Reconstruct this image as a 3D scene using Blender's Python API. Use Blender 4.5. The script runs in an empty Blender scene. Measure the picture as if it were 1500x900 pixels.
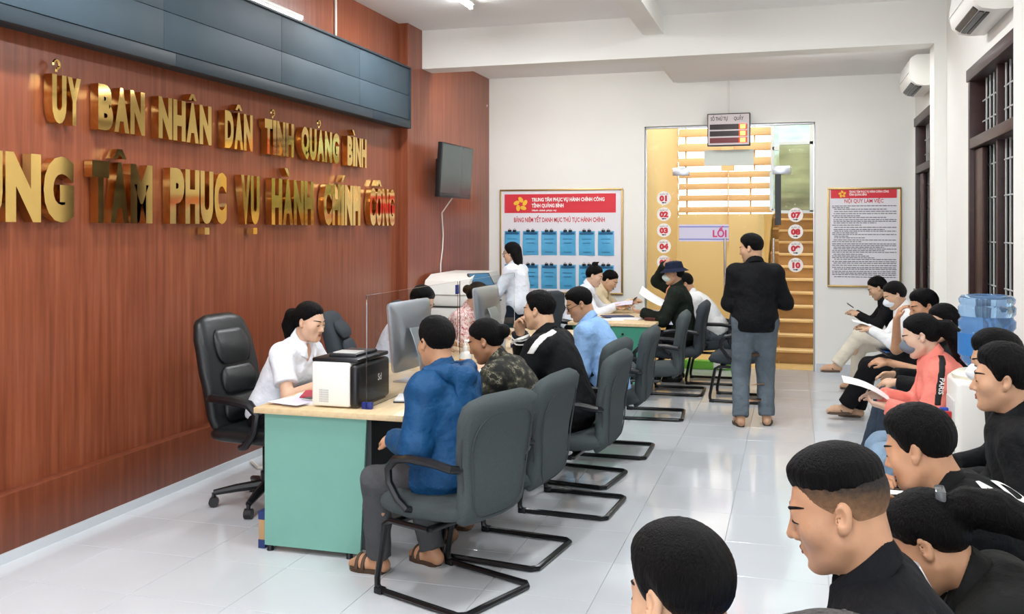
import bpy, bmesh, math, random
import numpy as np
from mathutils import Vector, Matrix

random.seed(7)
scene = bpy.context.scene
COL = scene.collection
PI = math.pi
R = math.radians

# ------------------------------------------------------------------ camera, world, exposure
CAM_H, FPX, YAW = 1.66, 1400.0, R(16.4)
cam_d = bpy.data.cameras.new('camera')
cam_d.sensor_width = 36.0
cam_d.lens = FPX / 1500.0 * 36.0
cam_d.shift_y = -113.0 / 1500.0
cam_d.clip_start = 0.05
cam = bpy.data.objects.new('camera', cam_d)
COL.objects.link(cam)
cam.location = (0, 0, CAM_H)
cam.rotation_euler = (R(90), 0, YAW)
scene.camera = cam

world = bpy.data.worlds.new('world')
scene.world = world
world.use_nodes = True
wbg = world.node_tree.nodes['Background']
wbg.inputs[0].default_value = (0.90, 0.95, 1.0, 1)
wbg.inputs[1].default_value = 4.0

scene.view_settings.view_transform = 'Standard'
scene.view_settings.look = 'None'
scene.view_settings.gamma = 1.0
scene.view_settings.use_curve_mapping = False
scene.view_settings.exposure = 0.0

# ------------------------------------------------------------------ pixel helper (photo is 1500x900, horizon 337)
FWD = np.array([-math.sin(YAW), math.cos(YAW), 0.0])
RGT = np.array([math.cos(YAW), math.sin(YAW), 0.0])


def ray(px, py):
    return FWD + RGT * ((px - 750) / FPX) + np.array([0, 0, (337 - py) / FPX])


def at(px, py, X=None, Y=None, Z=None):
    r = ray(px, py)
    if X is not None:
        t = X / r[0]
    elif Y is not None:
        t = Y / r[1]
    else:
        t = (Z - CAM_H) / r[2]
    p = r * t
    return Vector((p[0], p[1], p[2] + CAM_H))


# ------------------------------------------------------------------ materials
def lin(h):
    """sRGB colour, as a hex string or three 0-255 numbers, to linear"""
    if isinstance(h, str):
        h = [int(h[i:i + 2], 16) for i in (0, 2, 4)]
    out = []
    for v in h:
        c = v / 255.0
        out.append(c / 12.92 if c <= 0.04045 else ((c + 0.055) / 1.055) ** 2.4)
    return tuple(out) + (1.0,)


MATS = {}


def mat(name, col, rough=0.5, metal=0.0, var=0.0, vscale=(8, 8, 8), bump=0.0, bscale=(60, 60, 60), spec=0.5,
        trans=0.0, ior=1.45, emit=None, estr=0.0, alpha=1.0, coat=0.0, col2=None, sheen=0.0, sss=0.0):
    if name in MATS:
        return MATS[name]
    m = bpy.data.materials.new(name)
    m.use_nodes = True
    nt = m.node_tree
    b = nt.nodes['Principled BSDF']
    c = lin(col)
    b.inputs['Base Color'].default_value = c
    b.inputs['Roughness'].default_value = rough
    b.inputs['Metallic'].default_value = metal
    b.inputs['Specular IOR Level'].default_value = spec
    b.inputs['IOR'].default_value = ior
    b.inputs['Transmission Weight'].default_value = trans
    b.inputs['Alpha'].default_value = alpha
    b.inputs['Coat Weight'].default_value = coat
    b.inputs['Sheen Weight'].default_value = sheen
    if sss:
        b.inputs['Subsurface Weight'].default_value = sss
        b.inputs['Subsurface Radius'].default_value = (0.012, 0.004, 0.002)
        b.inputs['Subsurface Scale'].default_value = 1.0
    if emit:
        b.inputs['Emission Color'].default_value = lin(emit)
        b.inputs['Emission Strength'].default_value = estr
    tc = None

    def noise(scale, detail=3):
        nonlocal tc
        if tc is None:
            tc = nt.nodes.new('ShaderNodeTexCoord')
        mp = nt.nodes.new('ShaderNodeMapping')
        mp.inputs['Scale'].default_value = scale
        nt.links.new(tc.outputs['Object'], mp.inputs['Vector'])
        n = nt.nodes.new('ShaderNodeTexNoise')
        n.inputs['Scale'].default_value = 1.0
        n.inputs['Detail'].default_value = detail
        nt.links.new(mp.outputs[0], n.inputs['Vector'])
        return n
    if var or col2:
        n = noise(vscale)
        rp = nt.nodes.new('ShaderNodeValToRGB')
        rp.color_ramp.elements[0].position = 0.3
        rp.color_ramp.elements[1].position = 0.7
        if col2:
            e0, e1 = lin(col2), c
        else:
            e0 = tuple(x * (1 - var) for x in c[:3]) + (1,)
            e1 = tuple(min(1, x * (1 + var)) for x in c[:3]) + (1,)
        rp.color_ramp.elements[0].color = e0
        rp.color_ramp.elements[1].color = e1
        nt.links.new(n.outputs['Fac'], rp.inputs[0])
        nt.links.new(rp.outputs[0], b.inputs['Base Color'])
    if bump:
        n = noise(bscale, 4)
        bp = nt.nodes.new('ShaderNodeBump')
        bp.inputs['Strength'].default_value = bump
        bp.inputs['Distance'].default_value = 0.01
        nt.links.new(n.outputs['Fac'], bp.inputs['Height'])
        nt.links.new(bp.outputs[0], b.inputs['Normal'])
    MATS[name] = m
    return m


def ramp_mat(name, stops, scale, rough=0.8, detail=2, bump=0.0, interp='CONSTANT'):
    """blotchy printed cloth: noise through a stepped ramp"""
    m = mat(name, stops[0][1], rough)
    nt = m.node_tree
    b = nt.nodes['Principled BSDF']
    tc = nt.nodes.new('ShaderNodeTexCoord')
    n = nt.nodes.new('ShaderNodeTexNoise')
    n.inputs['Scale'].default_value = scale
    n.inputs['Detail'].default_value = detail
    nt.links.new(tc.outputs['Object'], n.inputs['Vector'])
    rp = nt.nodes.new('ShaderNodeValToRGB')
    rp.color_ramp.interpolation = interp
    els = rp.color_ramp.elements
    els[0].position, els[0].color = stops[0][0], lin(stops[0][1])
    els[1].position, els[1].color = stops[1][0], lin(stops[1][1])
    for p, c in stops[2:]:
        e = els.new(p)
        e.color = lin(c)
    nt.links.new(n.outputs['Fac'], rp.inputs[0])
    nt.links.new(rp.outputs[0], b.inputs['Base Color'])
    return m


def wood_mat(name, stops, rough, scale, bump=0.03):
    """vertical grain laminate"""
    m = mat(name, stops[0][1], rough)
    nt = m.node_tree
    b = nt.nodes['Principled BSDF']
    tc = nt.nodes.new('ShaderNodeTexCoord')
    mp = nt.nodes.new('ShaderNodeMapping')
    mp.inputs['Scale'].default_value = scale
    nt.links.new(tc.outputs['Object'], mp.inputs['Vector'])
    n = nt.nodes.new('ShaderNodeTexNoise')
    n.inputs['Scale'].default_value = 1.0
    n.inputs['Detail'].default_value = 6
    n.inputs['Roughness'].default_value = 0.65
    nt.links.new(mp.outputs[0], n.inputs['Vector'])
    rp = nt.nodes.new('ShaderNodeValToRGB')
    els = rp.color_ramp.elements
    els[0].position, els[0].color = stops[0][0], lin(stops[0][1])
    els[1].position, els[1].color = stops[1][0], lin(stops[1][1])
    for p, c in stops[2:]:
        els.new(p).color = lin(c)
    nt.links.new(n.outputs['Fac'], rp.inputs[0])
    nt.links.new(rp.outputs[0], b.inputs['Base Color'])
    return m


# ------------------------------------------------------------------ object helpers
def tag(o, label=None, cat=None, group=None, kind=None):
    if label:
        o['label'] = label
    if cat:
        o['category'] = cat
    if group:
        o['group'] = group
    if kind:
        o['kind'] = kind
    return o


def empty(name, loc=(0, 0, 0), rz=0.0, label=None, cat=None, group=None, parent=None):
    o = bpy.data.objects.new(name, None)
    COL.objects.link(o)
    o.location = loc
    o.rotation_euler = (0, 0, rz)
    o.empty_display_size = 0.05
    o.parent = parent
    return tag(o, label, cat, group)


def link(name, me, m=None, parent=None):
    o = bpy.data.objects.new(name, me)
    COL.objects.link(o)
    if m is not None:
        me.materials.clear()
        me.materials.append(m)
    o.parent = parent
    return o


def copy_tree(o, parent=None):
    c = o.copy()
    COL.objects.link(c)
    c.parent = parent
    for ch in [x for x in o.children]:
        copy_tree(ch, c)
    return c


class MB:
    def __init__(self):
        self.bm = bmesh.new()

    def box(self, lo, hi, bev=0.0, seg=2, rot=None):
        bm = self.bm
        r = bmesh.ops.create_cube(bm, size=1.0)
        vs = r['verts']
        c = [(lo[i] + hi[i]) / 2 for i in range(3)]
        s = [abs(hi[i] - lo[i]) for i in range(3)]
        for v in vs:
            v.co = Vector((v.co.x * s[0], v.co.y * s[1], v.co.z * s[2]))
        if bev > 0:
            es = list({e for v in vs for e in v.link_edges})
            rr = bmesh.ops.bevel(bm, geom=es, offset=min(bev, min(s) * 0.49), segments=seg, affect='EDGES', profile=0.5)
            vs = list({v for f in rr['faces'] for v in f.verts} | {v for v in vs if v.is_valid})
        for v in vs:
            p = v.co
            if rot is not None:
                p = rot @ p
            v.co = p + Vector(c)
        return self

    def tube(self, pts, r, n=8, closed=False, caps=True):
        bm = self.bm
        pts = [Vector(p) for p in pts]
        m = len(pts)
        rs = r if isinstance(r, (list, tuple)) else [r] * m
        rings = []
        up = None
        for i, p in enumerate(pts):
            if closed:
                t = pts[(i + 1) % m] - pts[i - 1]
            else:
                t = pts[min(i + 1, m - 1)] - pts[max(i - 1, 0)]
            t = t.normalized() if t.length > 1e-9 else Vector((0, 0, 1))
            if up is None:
                up = Vector((0, 0, 1)) if abs(t.z) < 0.9 else Vector((1, 0, 0))
            a = t.cross(up)
            if a.length < 1e-6:
                a = t.orthogonal()
            a.normalize()
            b = a.cross(t).normalized()
            up = b
            rings.append([bm.verts.new(p + (a * math.cos(2 * PI * k / n) + b * math.sin(2 * PI * k / n)) * rs[i]) for k in range(n)])
        last = m if closed else m - 1
        for i in range(last):
            A, B = rings[i], rings[(i + 1) % m]
            for k in range(n):
                bm.faces.new((A[k], A[(k + 1) % n], B[(k + 1) % n], B[k]))
        if caps and not closed:
            bm.faces.new(rings[0][::-1])
            bm.faces.new(rings[-1])
        return self

    def loft(self, rings, caps=True, closed=False):
        bm = self.bm
        V = [[bm.verts.new(p) for p in ring] for ring in rings]
        n = len(V[0])
        for i in range(len(V) if closed else len(V) - 1):
            A, B = V[i], V[(i + 1) % len(V)]
            for k in range(n):
                bm.faces.new((A[k], A[(k + 1) % n], B[(k + 1) % n], B[k]))
        if caps and not closed:
            bm.faces.new(V[0][::-1])
            bm.faces.new(V[-1])
        return self

    def lathe(self, prof, n=24, c=(0, 0, 0)):
        rings = [[Vector((c[0] + r * math.cos(2 * PI * k / n), c[1] + r * math.sin(2 * PI * k / n), c[2] + z)) for k in range(n)] for r, z in prof]
        return self.loft(rings)

    def prism(self, poly, d, frame=None):
        """poly in local xy, extruded 0..d along local z, then frame (Matrix) applied"""
        f = frame or Matrix.Identity(4)
        a = [f @ Vector((x, y, 0)) for x, y in poly]
        b = [f @ Vector((x, y, d)) for x, y in poly]
        return self.loft([a, b])

    def quad(self, a, b, c, d):
        bm = self.bm
        bm.faces.new([bm.verts.new(Vector(p)) for p in (a, b, c, d)])
        return self

    def grid(self, fn, nu, nv):
        bm = self.bm
        V = [[bm.verts.new(Vector(fn(i / nu, j / nv))) for j in range(nv + 1)] for i in range(nu + 1)]
        for i in range(nu):
            for j in range(nv):
                bm.faces.new((V[i][j], V[i + 1][j], V[i + 1][j + 1], V[i][j + 1]))
        return self

    def mesh(self, name, smooth=True, ang=40):
        me = bpy.data.meshes.new(name)
        bm = self.bm
        bmesh.ops.recalc_face_normals(bm, faces=bm.faces[:])
        for f in bm.faces:
            f.smooth = smooth
        if smooth:
            th = R(ang)
            for e in bm.edges:
                e.smooth = len(e.link_faces) != 2 or e.calc_face_angle(0) < th
        bm.to_mesh(me)
        bm.free()
        return me

    def build(self, name, m, parent=None, smooth=True, ang=40):
        return link(name, self.mesh(name, smooth, ang), m, parent)


def box(name, lo, hi, m, parent=None, bev=0.0, rot=None):
    return MB().box(lo, hi, bev, rot=rot).build(name, m, parent)


def struct(name, lo, hi, m, parent=None, bev=0.0):
    o = box(name, lo, hi, m, parent, bev)
    if parent is None:
        o['kind'] = 'structure'
    return o


def text_mesh(body, size=1.0, offset=0.0, extrude=0.0, align='LEFT', res=3, sx=1.0, spacing=1.0):
    c = bpy.data.curves.new('lettering', 'FONT')
    c.body = body
    c.size = size
    c.offset = offset
    c.extrude = extrude
    c.align_x = align
    c.resolution_u = res
    c.space_character = spacing
    o = bpy.data.objects.new('lettering', c)
    COL.objects.link(o)
    dg = bpy.context.evaluated_depsgraph_get()
    dg.update()
    me = bpy.data.meshes.new_from_object(o.evaluated_get(dg))
    bpy.data.objects.remove(o)
    bpy.data.curves.remove(c)
    for v in me.vertices:
        v.co.x *= sx
    me.name = 'lettering'
    return me


F_XZ = Matrix(((1, 0, 0, 0), (0, 0, -1, 0), (0, 1, 0, 0), (0, 0, 0, 1)))      # text facing -Y
F_YZ = Matrix(((0, 0, 1, 0), (1, 0, 0, 0), (0, 1, 0, 0), (0, 0, 0, 1)))       # text facing +X


def print_text(name, body, pos, size, m, parent, frame=F_XZ, align='LEFT', sx=1.0, offset=0.0, fit=None, spacing=1.0):
    me = text_mesh(body, size, offset, 0.0, align, sx=sx, spacing=spacing, res=2)
    if fit and len(me.vertices):
        xs = [v.co.x for v in me.vertices]
        k = fit / max(1e-6, max(xs) - min(xs))
        for v in me.vertices:
            v.co.x *= k
    me.transform(Matrix.Translation(pos) @ frame)
    return link(name, me, m, parent)


# ------------------------------------------------------------------ palette
WHITE_WALL = mat('wall paint cream', 'F3F2EC', 0.85, var=0.015, vscale=(1.5, 1.5, 1.5), bump=0.02, bscale=(90, 90, 90))
CEIL = mat('ceiling paint white', 'F5F4F2', 0.9, var=0.015, vscale=(1, 1, 1))
TILE = mat('polished white tile', 'CDD1D5', 0.10, var=0.02, vscale=(3, 3, 3), spec=0.5)
GROUT = mat('tile grout grey', 'B9BAB9', 0.8)
WOOD = wood_mat('red brown laminate', [(0.28, '6E3620'), (0.5, '84452B'), (0.72, '96553A')], 0.33, (26, 26, 1.1))
WOOD2 = wood_mat('red brown laminate skirting', [(0.28, '62301C'), (0.5, '723A24'), (0.72, '82472E')], 0.33, (26, 26, 1.1))
FASCIA = mat('black coated panel', '3A4A54', 0.62, var=0.12, vscale=(2, 2, 2))
FASCIA_TRIM = mat('black coated trim', '243038', 0.55)
GOLD = mat('polished gold', 'E2BE72', 0.07, 1.0)
BLACKP = mat('black plastic', '15161A', 0.35)
BLACKM = mat('black powder coated steel', '101113', 0.3)
DGREY = mat('dark grey plastic', '2A2C30', 0.4)
WHITEP = mat('white plastic', 'EDEBE4', 0.35)
LGREY = mat('light grey plastic', 'C9C9C6', 0.4)
ALU = mat('brushed aluminium', 'C4C8CE', 0.3, 0.85)
CHROME = mat('chrome', 'D8DADC', 0.12, 1.0)
GREYFAB = mat('grey chair cloth', '484F50', 0.95, var=0.12, vscale=(220, 220, 220), bump=0.25, bscale=(420, 420, 420), spec=0.2)
GREYPIPE = mat('dark grey piping', '3B3F43', 0.9)
GREYFAB2 = mat('slate chair cloth', '363D43', 0.95, var=0.12, vscale=(220, 220, 220), bump=0.25, bscale=(420, 420, 420))
LEATHER = mat('black leatherette', '16191B', 0.36, bump=0.12, bscale=(180, 180, 180))
GREEN = mat('mint green laminate', '76AB9D', 0.45, var=0.03, vscale=(4, 4, 4))
GREEN2 = mat('deep green laminate', '3C8A72', 0.45, var=0.03, vscale=(4, 4, 4))
BEECH = wood_mat('beech laminate', [(0.3, 'D0B489'), (0.55, 'DCC39A'), (0.75, 'E4CFA9')], 0.35, (30, 3, 30))
DARKPANEL = mat('dark grey modesty panel', '2B2F31', 0.5)
GLASS = mat('clear acrylic', 'F2F6F8', 0.02, trans=1.0, ior=1.06, spec=0.4)
DOORGLASS = mat('clear door glass', 'F4F8F6', 0.01, trans=1.0, ior=1.08, spec=0.5)
BLUECLIP = mat('blue plastic clip', '1C2C78', 0.35)
RED = mat('banner red', 'D8323F', 0.55)
REDTXT = mat('print red', 'CC2B3A', 0.6)
YELLOW = mat('emblem yellow', 'F4C53A', 0.5)
PRINTW = mat('print white', 'FAF7F4', 0.6)
PRINTK = mat('print black', '26262B', 0.7)
BOARD = mat('board face white', 'EDEBF0', 0.5)
BRASS = mat('gold anodised frame', 'B79A63', 0.35, 0.8)
POUCH = mat('clear pouch over blue sheet', '58AEDB', 0.22, var=0.06, vscale=(12, 12, 12))
POUCHDK = mat('print dark blue', '1C5C86', 0.5)
PAPER = mat('paper white', 'F2F2F2', 0.8)
LILAC = mat('paper lilac', 'DAD6EC', 0.8)
YWALL = mat('stairwell paint ochre', 'E2CA98', 0.85, var=0.03, vscale=(1.5, 1.5, 1.5))
SLAT = mat('louvre slat tan', 'D9B183', 0.8)
STEP = mat('stair stone tan', 'DDBD8C', 0.35, var=0.18, vscale=(3, 14, 3))
STEP2 = mat('stair riser brown', 'A87F50', 0.45, var=0.2, vscale=(4, 4, 12))
BROWNF = mat('dark brown window frame', '3A2422', 0.4, var=0.15, vscale=(6, 6, 30))
DARKOUTSIDE = mat('glass with outdoor dark painted in', '10191A', 0.08, spec=0.6)  # darkness outdoors is put into the pane colour
BARS = mat('pale grey iron bar', 'B9BDBA', 0.5)
EMIT = mat('tube light', 'FFFFFF', 0.4, emit='FBFDFF', estr=60.0)
LEDRED = mat('red led', 'FF2A12', 0.4, emit='FF2408', estr=7.0)
LEDDOT = mat('orange red led digit', 'FF7A40', 0.4, emit='FF6A34', estr=9.0)
SCREENK = mat('display window dark red', '240707', 0.25)
TVSCREEN = mat('tv screen grey', '3A4644', 0.22)
WATERB = mat('blue water bottle', 'A6CBEE', 0.06, trans=0.85, ior=1.2, spec=0.5)
CABLE_W = mat('white cable', 'DDD8CF', 0.5)
CABLE_K = mat('black cable', '141414', 0.5)
BLUESEAT = mat('blue plastic seat', '2D5FA8', 0.35)
GREENMAT = mat('green threshold strip', '6FB53B', 0.6)

# ------------------------------------------------------------------ room shell
XL, XR, YB, YF = -3.85, 1.33, 11.70, -3.4
ZC = 3.76
BEAM_Y0, BEAM_Y1, BEAM_Z = 9.39, 9.67, 3.355

# floor: slab + individual tiles where the camera sees them
floor = struct('floor', (XL - 0.1, YF, -0.12), (XR + 0.15, YB + 0.12, -0.006), GROUT)
TS = 0.51
tile_me = MB().box((0.0012, 0.0012, -0.0085), (TS - 0.0012, TS - 0.0012, 0.0), 0.0012, 1).mesh('floor_tile', smooth=False)
tile_me.materials.append(TILE)
x0 = -0.86 - 6 * TS
for i in range(11):
    for j in range(22):
        x, y = x0 + i * TS, 0.62 + j * TS
        if x < XR:
            link('tile', tile_me, None, floor).location = (x, y, 0)
struct('floor_near', (XL, YF, -0.02), (XR + 0.1, 0.617, 0.0), TILE, floor)

# ceilings and beams
struct('ceiling', (XL - 0.1, YF, ZC), (XR + 0.3, BEAM_Y0 + 0.02, ZC + 0.1), CEIL)
struct('ceiling_rear', (XL - 0.1, BEAM_Y1 - 0.02, 3.60), (-1.2, YB + 0.1, 3.72), CEIL)
struct('ceiling_rear_low', (-1.36, BEAM_Y1 - 0.02, 3.445), (XR + 0.3, YB + 0.1, 3.60), CEIL)
struct('trim_1', (XL - 0.1, BEAM_Y0, BEAM_Z), (XR + 0.3, BEAM_Y1, ZC + 0.02), WHITE_WALL)
struct('trim_2', (-1.42, YF, 3.58), (-1.22, BEAM_Y0, ZC + 0.02), WHITE_WALL)
struct('trim_3', (-1.40, BEAM_Y1, 3.455), (-1.19, YB, 3.62), WHITE_WALL)

# left wall: laminate, deeper in front, proud block at the back
wl = struct('wall_left', (XL - 0.12, YF, 0), (XL, 9.0, ZC), WOOD)
struct('wall_left_rear', (XL - 0.12, 9.0, 0), (-3.75, YB, ZC), WOOD)
struct('baseboard_left', (XL, YF, 0.0), (-3.77, 9.0, 0.335), WOOD2, None, 0.004)
struct('baseboard_left_tile', (-3.77, YF, 0.0), (-3.755, 9.0, 0.05), TILE)
# black soffit box of panels above the lettering
fas = struct('trim_4', (XL, YF, 2.69), (-3.70, 8.9, 3.27), FASCIA_TRIM)
seg = [2.2, 3.6, 5.0, 6.4, 7.75, 8.885]
for a, b in zip(seg[:-1], seg[1:]):
    for z0, z1 in ((2.765, 3.00), (3.004, 3.27)):
        box('panel', (-3.70, a + 0.002, z0), (-3.688, b - 0.002, z1), FASCIA, fas, 0.001)
for a, b in ((2.2, 5.1), (5.1, 8.0), (8.0, 8.885)):
    box('edge_strip', (-3.72, a + 0.002, 2.675), (-3.672, b - 0.002, 2.755), FASCIA_TRIM, fas, 0.003)
box('end_strip', (-3.73, 8.885, 2.675), (-3.672, 8.905, 3.285), FASCIA_TRIM, fas, 0.003)
box('top_strip', (-3.80, 2.2, 3.27), (-3.672, 8.905, 3.29), FASCIA_TRIM, fas, 0.003)

# back wall with the glass door opening
pL, pR = at(944, 400, Y=YB), at(1194, 400, Y=YB)
DXL, DXR = pL.x, pR.x
DZT = at(1070, 182, Y=YB).z
wb = struct('wall_back', (XL - 0.1, YB, 0), (DXL, YB + 0.14, ZC), WHITE_WALL)
struct('wall_back_right', (DXR, YB, 0), (XR + 0.2, YB + 0.14, ZC), WHITE_WALL)
struct('wall_back_lintel', (DXL, YB, DZT), (DXR, YB + 0.14, ZC), WHITE_WALL)

# right wall with two windows
WZ0, WZ1 = 0.95, 2.90
W1a, W1b = 6.55, 8.22
W2a, W2b = 10.05, 11.62
def rw(name, y0, y1, z0, z1):
    struct(name, (XR, y0, z0), (XR + 0.24, y1, z1), WHITE_WALL)
rw('wall_right', YF, W1a, 0, ZC)
rw('wall_right_middle', W1b, W2a, 0, ZC)
rw('wall_right_end', W2b, YB, 0, ZC)
for k, (a, b) in enumerate(((W1a, W1b), (W2a, W2b))):
    rw('wall_right_sill' + ('' if k == 0 else '_rear'), a, b, 0, WZ0)
    rw('wall_right_lintel' + ('' if k == 0 else '_rear'), a, b, WZ1, ZC)
struct('wall_right_column', (1.225, BEAM_Y0, 0), (XR, BEAM_Y1, BEAM_Z), WHITE_WALL)
struct('wall_right_column_near', (1.225, 5.80, 0), (XR, 6.14, ZC), WHITE_WALL)
struct('baseboard_back', (DXR + 0.01, YB - 0.012, 0), (XR, YB, 0.1), TILE)
struct('baseboard_back_left', (-3.74, YB - 0.012, 0), (DXL - 0.01, YB, 0.1), TILE)

# front of the building behind the photographer: piers and a lintel, open glazed front between
struct('wall_front', (XL - 0.1, YF - 0.15, 0), (XL + 0.35, YF, ZC), WHITE_WALL)
struct('wall_front_right', (XR - 0.3, YF - 0.15, 0), (XR + 0.2, YF, ZC), WHITE_WALL)
struct('wall_front_lintel', (XL + 0.35, YF - 0.15, 3.2), (XR - 0.3, YF, ZC), WHITE_WALL)

# windows: frame, transom, iron bars, panes coloured with the darkness outside
for wi, (a, b) in enumerate(((W1a, W1b), (W2a, W2b))):
    w = empty('window_%d' % (wi + 1), (XR, a, WZ0))
    w['kind'] = 'structure'
    L, H = b - a, WZ1 - WZ0
    ZT = 2.33 - WZ0
    fx0, fx1 = -0.012, 0.17
    MB().box((fx0, 0, 0), (fx1, 0.07, H), 0.004).build('frame_post', BROWNF, w)
    MB().box((fx0, L - 0.07, 0), (fx1, L, H), 0.004).build('frame_post', BROWNF, w)
    MB().box((fx0 - 0.012, -0.02, H - 0.08), (fx1, L + 0.02, H + 0.015), 0.006).build('frame_head', BROWNF, w)
    MB().box((fx0, 0.07, ZT - 0.04), (fx1, L - 0.07, ZT + 0.04), 0.004).build('transom', BROWNF, w)
    MB().box((fx0 - 0.02, 0.0, -0.02), (fx1, L, 0.05), 0.004).build('window_sill', BROWNF, w)
    MB().box((fx0 + 0.05, L / 2 - 0.03, 0.05), (fx1, L / 2 + 0.03, H - 0.08), 0.004).build('mullion', BROWNF, w)
    for y0, y1 in ((0.07, L / 2 - 0.03), (L / 2 + 0.03, L - 0.07)):
        box('pane', (0.15, y0, ZT + 0.04), (0.158, y1, H - 0.08), DARKOUTSIDE, w)
        box('pane', (0.15, y0, 0.05), (0.158, y1, ZT - 0.04), DARKOUTSIDE, w)
    n = 11
    for i in range(1, n):
        y = 0.07 + (L - 0.14) * i / n
        MB().tube([(0.085, y, 0.05), (0.085, y, ZT - 0.04)], 0.008, 6).build('bar', BARS, w)
        MB().tube([(0.085, y, ZT + 0.04), (0.085, y, H - 0.08)], 0.008, 6).build('bar', BARS, w)
    for z in (0.3, 0.62, 0.95, 1.2, ZT + 0.17, ZT + 0.33):
        MB().tube([(0.083, 0.07, z), (0.083, L - 0.07, z)], 0.006, 6).build('cross_bar', BARS, w)
    # open inner shutter leaf folded against the far jamb
    MB().box((0.02, L - 0.40, 0.06), (0.055, L - 0.075, ZT - 0.05), 0.004).build('shutter_leaf', BROWNF, w)

# ------------------------------------------------------------------ stairwell behind the glass
SY = 14.6
struct('floor_stairwell', (-2.6, YB + 0.0, -0.1), (1.6, SY + 2.4, -0.001), mat('stairwell tile', 'D8B981', 0.25, var=0.05))
struct('wall_stairwell_left', (DXL - 0.10, YB + 0.14, 0), (DXL - 0.02, SY, 5.2), YWALL)
sb_z = 1.85
struct('wall_stairwell', (DXL - 0.02, SY, 0), (-0.45, SY + 0.15, sb_z), YWALL)
struct('wall_stairwell_pier', (DXL - 0.02, SY, sb_z), (-1.78, SY + 0.15, 5.2), YWALL)
struct('wall_stairwell_right', (1.45, YB + 0.14, 0), (1.55, SY + 2.4, 5.2), YWALL)
struct('ceiling_stairwell', (DXL - 0.1, YB + 0.14, 5.2), (1.6, SY + 2.5, 5.3), CEIL)
struct('wall_stairwell_end', (-0.45, SY + 2.3, 0), (1.5, SY + 2.4, 3.0), YWALL)
struct('wall_stairwell_inner', (-0.47, 13.35, 0), (-0.40, SY + 2.3, 1.85), YWALL)
struct('trim_5', (-1.02, SY - 0.05, sb_z - 0.45), (-0.86, SY + 0.12, 5.2), SLAT)
lv = empty('window_3', (-1.78, SY + 0.02, sb_z))
lv['kind'] = 'structure'
for i in range(13):
    z = 0.02 + i * 0.165
    for a, b in ((0.0, 0.76), (0.92, 1.42)):
        MB().box((a, 0.0, z), (b, 0.12, z + 0.085), 0.004, rot=None).build('slat', SLAT, lv)
for x in (0.28, 1.17):
    box('mullion', (x, 0.04, 0), (x + 0.02, 0.08, 2.2), SLAT, lv)
w4 = empty('window_4', (-0.36, SY - 0.2, 1.9))
w4['kind'] = 'structure'
GGLASS = mat('green tinted window glass', 'A9BDB2', 0.25, trans=0.75, ior=1.1, var=0.25, vscale=(3, 3, 6))
for i in range(3):
    for j in range(2):
        box('pane', (i * 0.55 + 0.02, 0.01, j * 0.95 + 0.02), (i * 0.55 + 0.53, 0.02, j * 0.95 + 0.93), GGLASS, w4)
for i in range(4):
    box('mullion', (i * 0.55 - 0.02, 0, 0), (i * 0.55 + 0.02, 0.05, 1.92), ALU, w4)
for j in range(3):
    box('rail', (0, 0, j * 0.95 - 0.02), (1.65, 0.05, j * 0.95 + 0.02), ALU, w4)
# the flight of steps
st = empty('staircase', (-0.38, 12.55, 0), 0, 'tan stone staircase rising behind the glass doors', 'staircase')
for i in range(13):
    z, y = 0.165 * i, 0.29 * i
    if i:
        box('tread', (0, y - 0.02, z + 0.135), (1.8, y + 0.30, z + 0.165), STEP, st, 0.004)
    else:
        box('tread', (-0.05, -0.04, 0.135), (1.8, 0.30, 0.165), STEP, st, 0.004)
    box('riser', (0.0, y, z if i else 0), (1.8, y + 0.02, z + 0.135), STEP2, st)

# ------------------------------------------------------------------ ceiling lamps, plus added fill lamps
def lamp(loc, length, label, power, along_y=True, group='fluorescent ceiling tubes'):
    t = empty('ceiling_light', loc, 0 if along_y else PI / 2, label, 'ceiling light', group)
    h = length / 2
    MB().box((-0.04, -h, -0.035), (0.04, h, 0.0), 0.008).build('housing', WHITEP, t)
    MB().tube([(0, -h + 0.02, -0.055), (0, h - 0.02, -0.055)], 0.016, 10).build('tube', EMIT, t)
    for s in (-1, 1):
        MB().box((-0.02, s * h - 0.012, -0.075), (0.02, s * h + 0.012, 0), 0.004).build('end_cap', WHITEP, t)
    ld = bpy.data.lights.new('lamp_light', 'AREA')
    ld.shape = 'RECTANGLE'
    ld.size, ld.size_y = 0.16, length
    ld.energy = power
    ld.color = (0.94, 0.97, 1.0)
    lo = bpy.data.objects.new('lamp_light', ld)
    COL.objects.link(lo)
    lo.location = (0, 0, -0.085)
    lo.parent = t
    return t


LP = 47.0
lamp((-2.84, 7.72, ZC), 1.2, 'fluorescent tube lamp on ceiling above the clerks', LP)
lamp((-2.84, 3.6, ZC), 1.2, 'fluorescent tube lamp on ceiling above the front desk side', LP)
lamp((-0.5, 7.2, ZC), 1.2, 'fluorescent tube lamp on ceiling above the aisle', LP)
lamp((-0.5, 3.6, ZC), 1.2, 'fluorescent tube lamp on ceiling above the visitor chairs', LP)
lamp((-0.5, 0.3, ZC), 1.2, 'fluorescent tube lamp on ceiling above the waiting seats', LP)
lamp((-2.84, 0.3, ZC), 1.2, 'fluorescent tube lamp on ceiling near the building front', LP)
lamp((-2.6, 9.75, 3.60), 1.2, 'added fill tube lamp hidden behind the beam, notice board side', LP * 0.40, False)  # added to light the rear bay, kept out of sight by the beam
lamp((0.2, 9.735, 3.445), 1.2, 'added fill tube lamp hidden behind the beam, air conditioner side', LP * 0.28, False)  # second added rear bay fill, also concealed by the beam
lamp((-0.9, 13.2, 5.2), 1.2, 'added fill tube lamp out of view above the staircase', LP * 1.9)  # added to brighten the stairwell, unseen above the lintel
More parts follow.
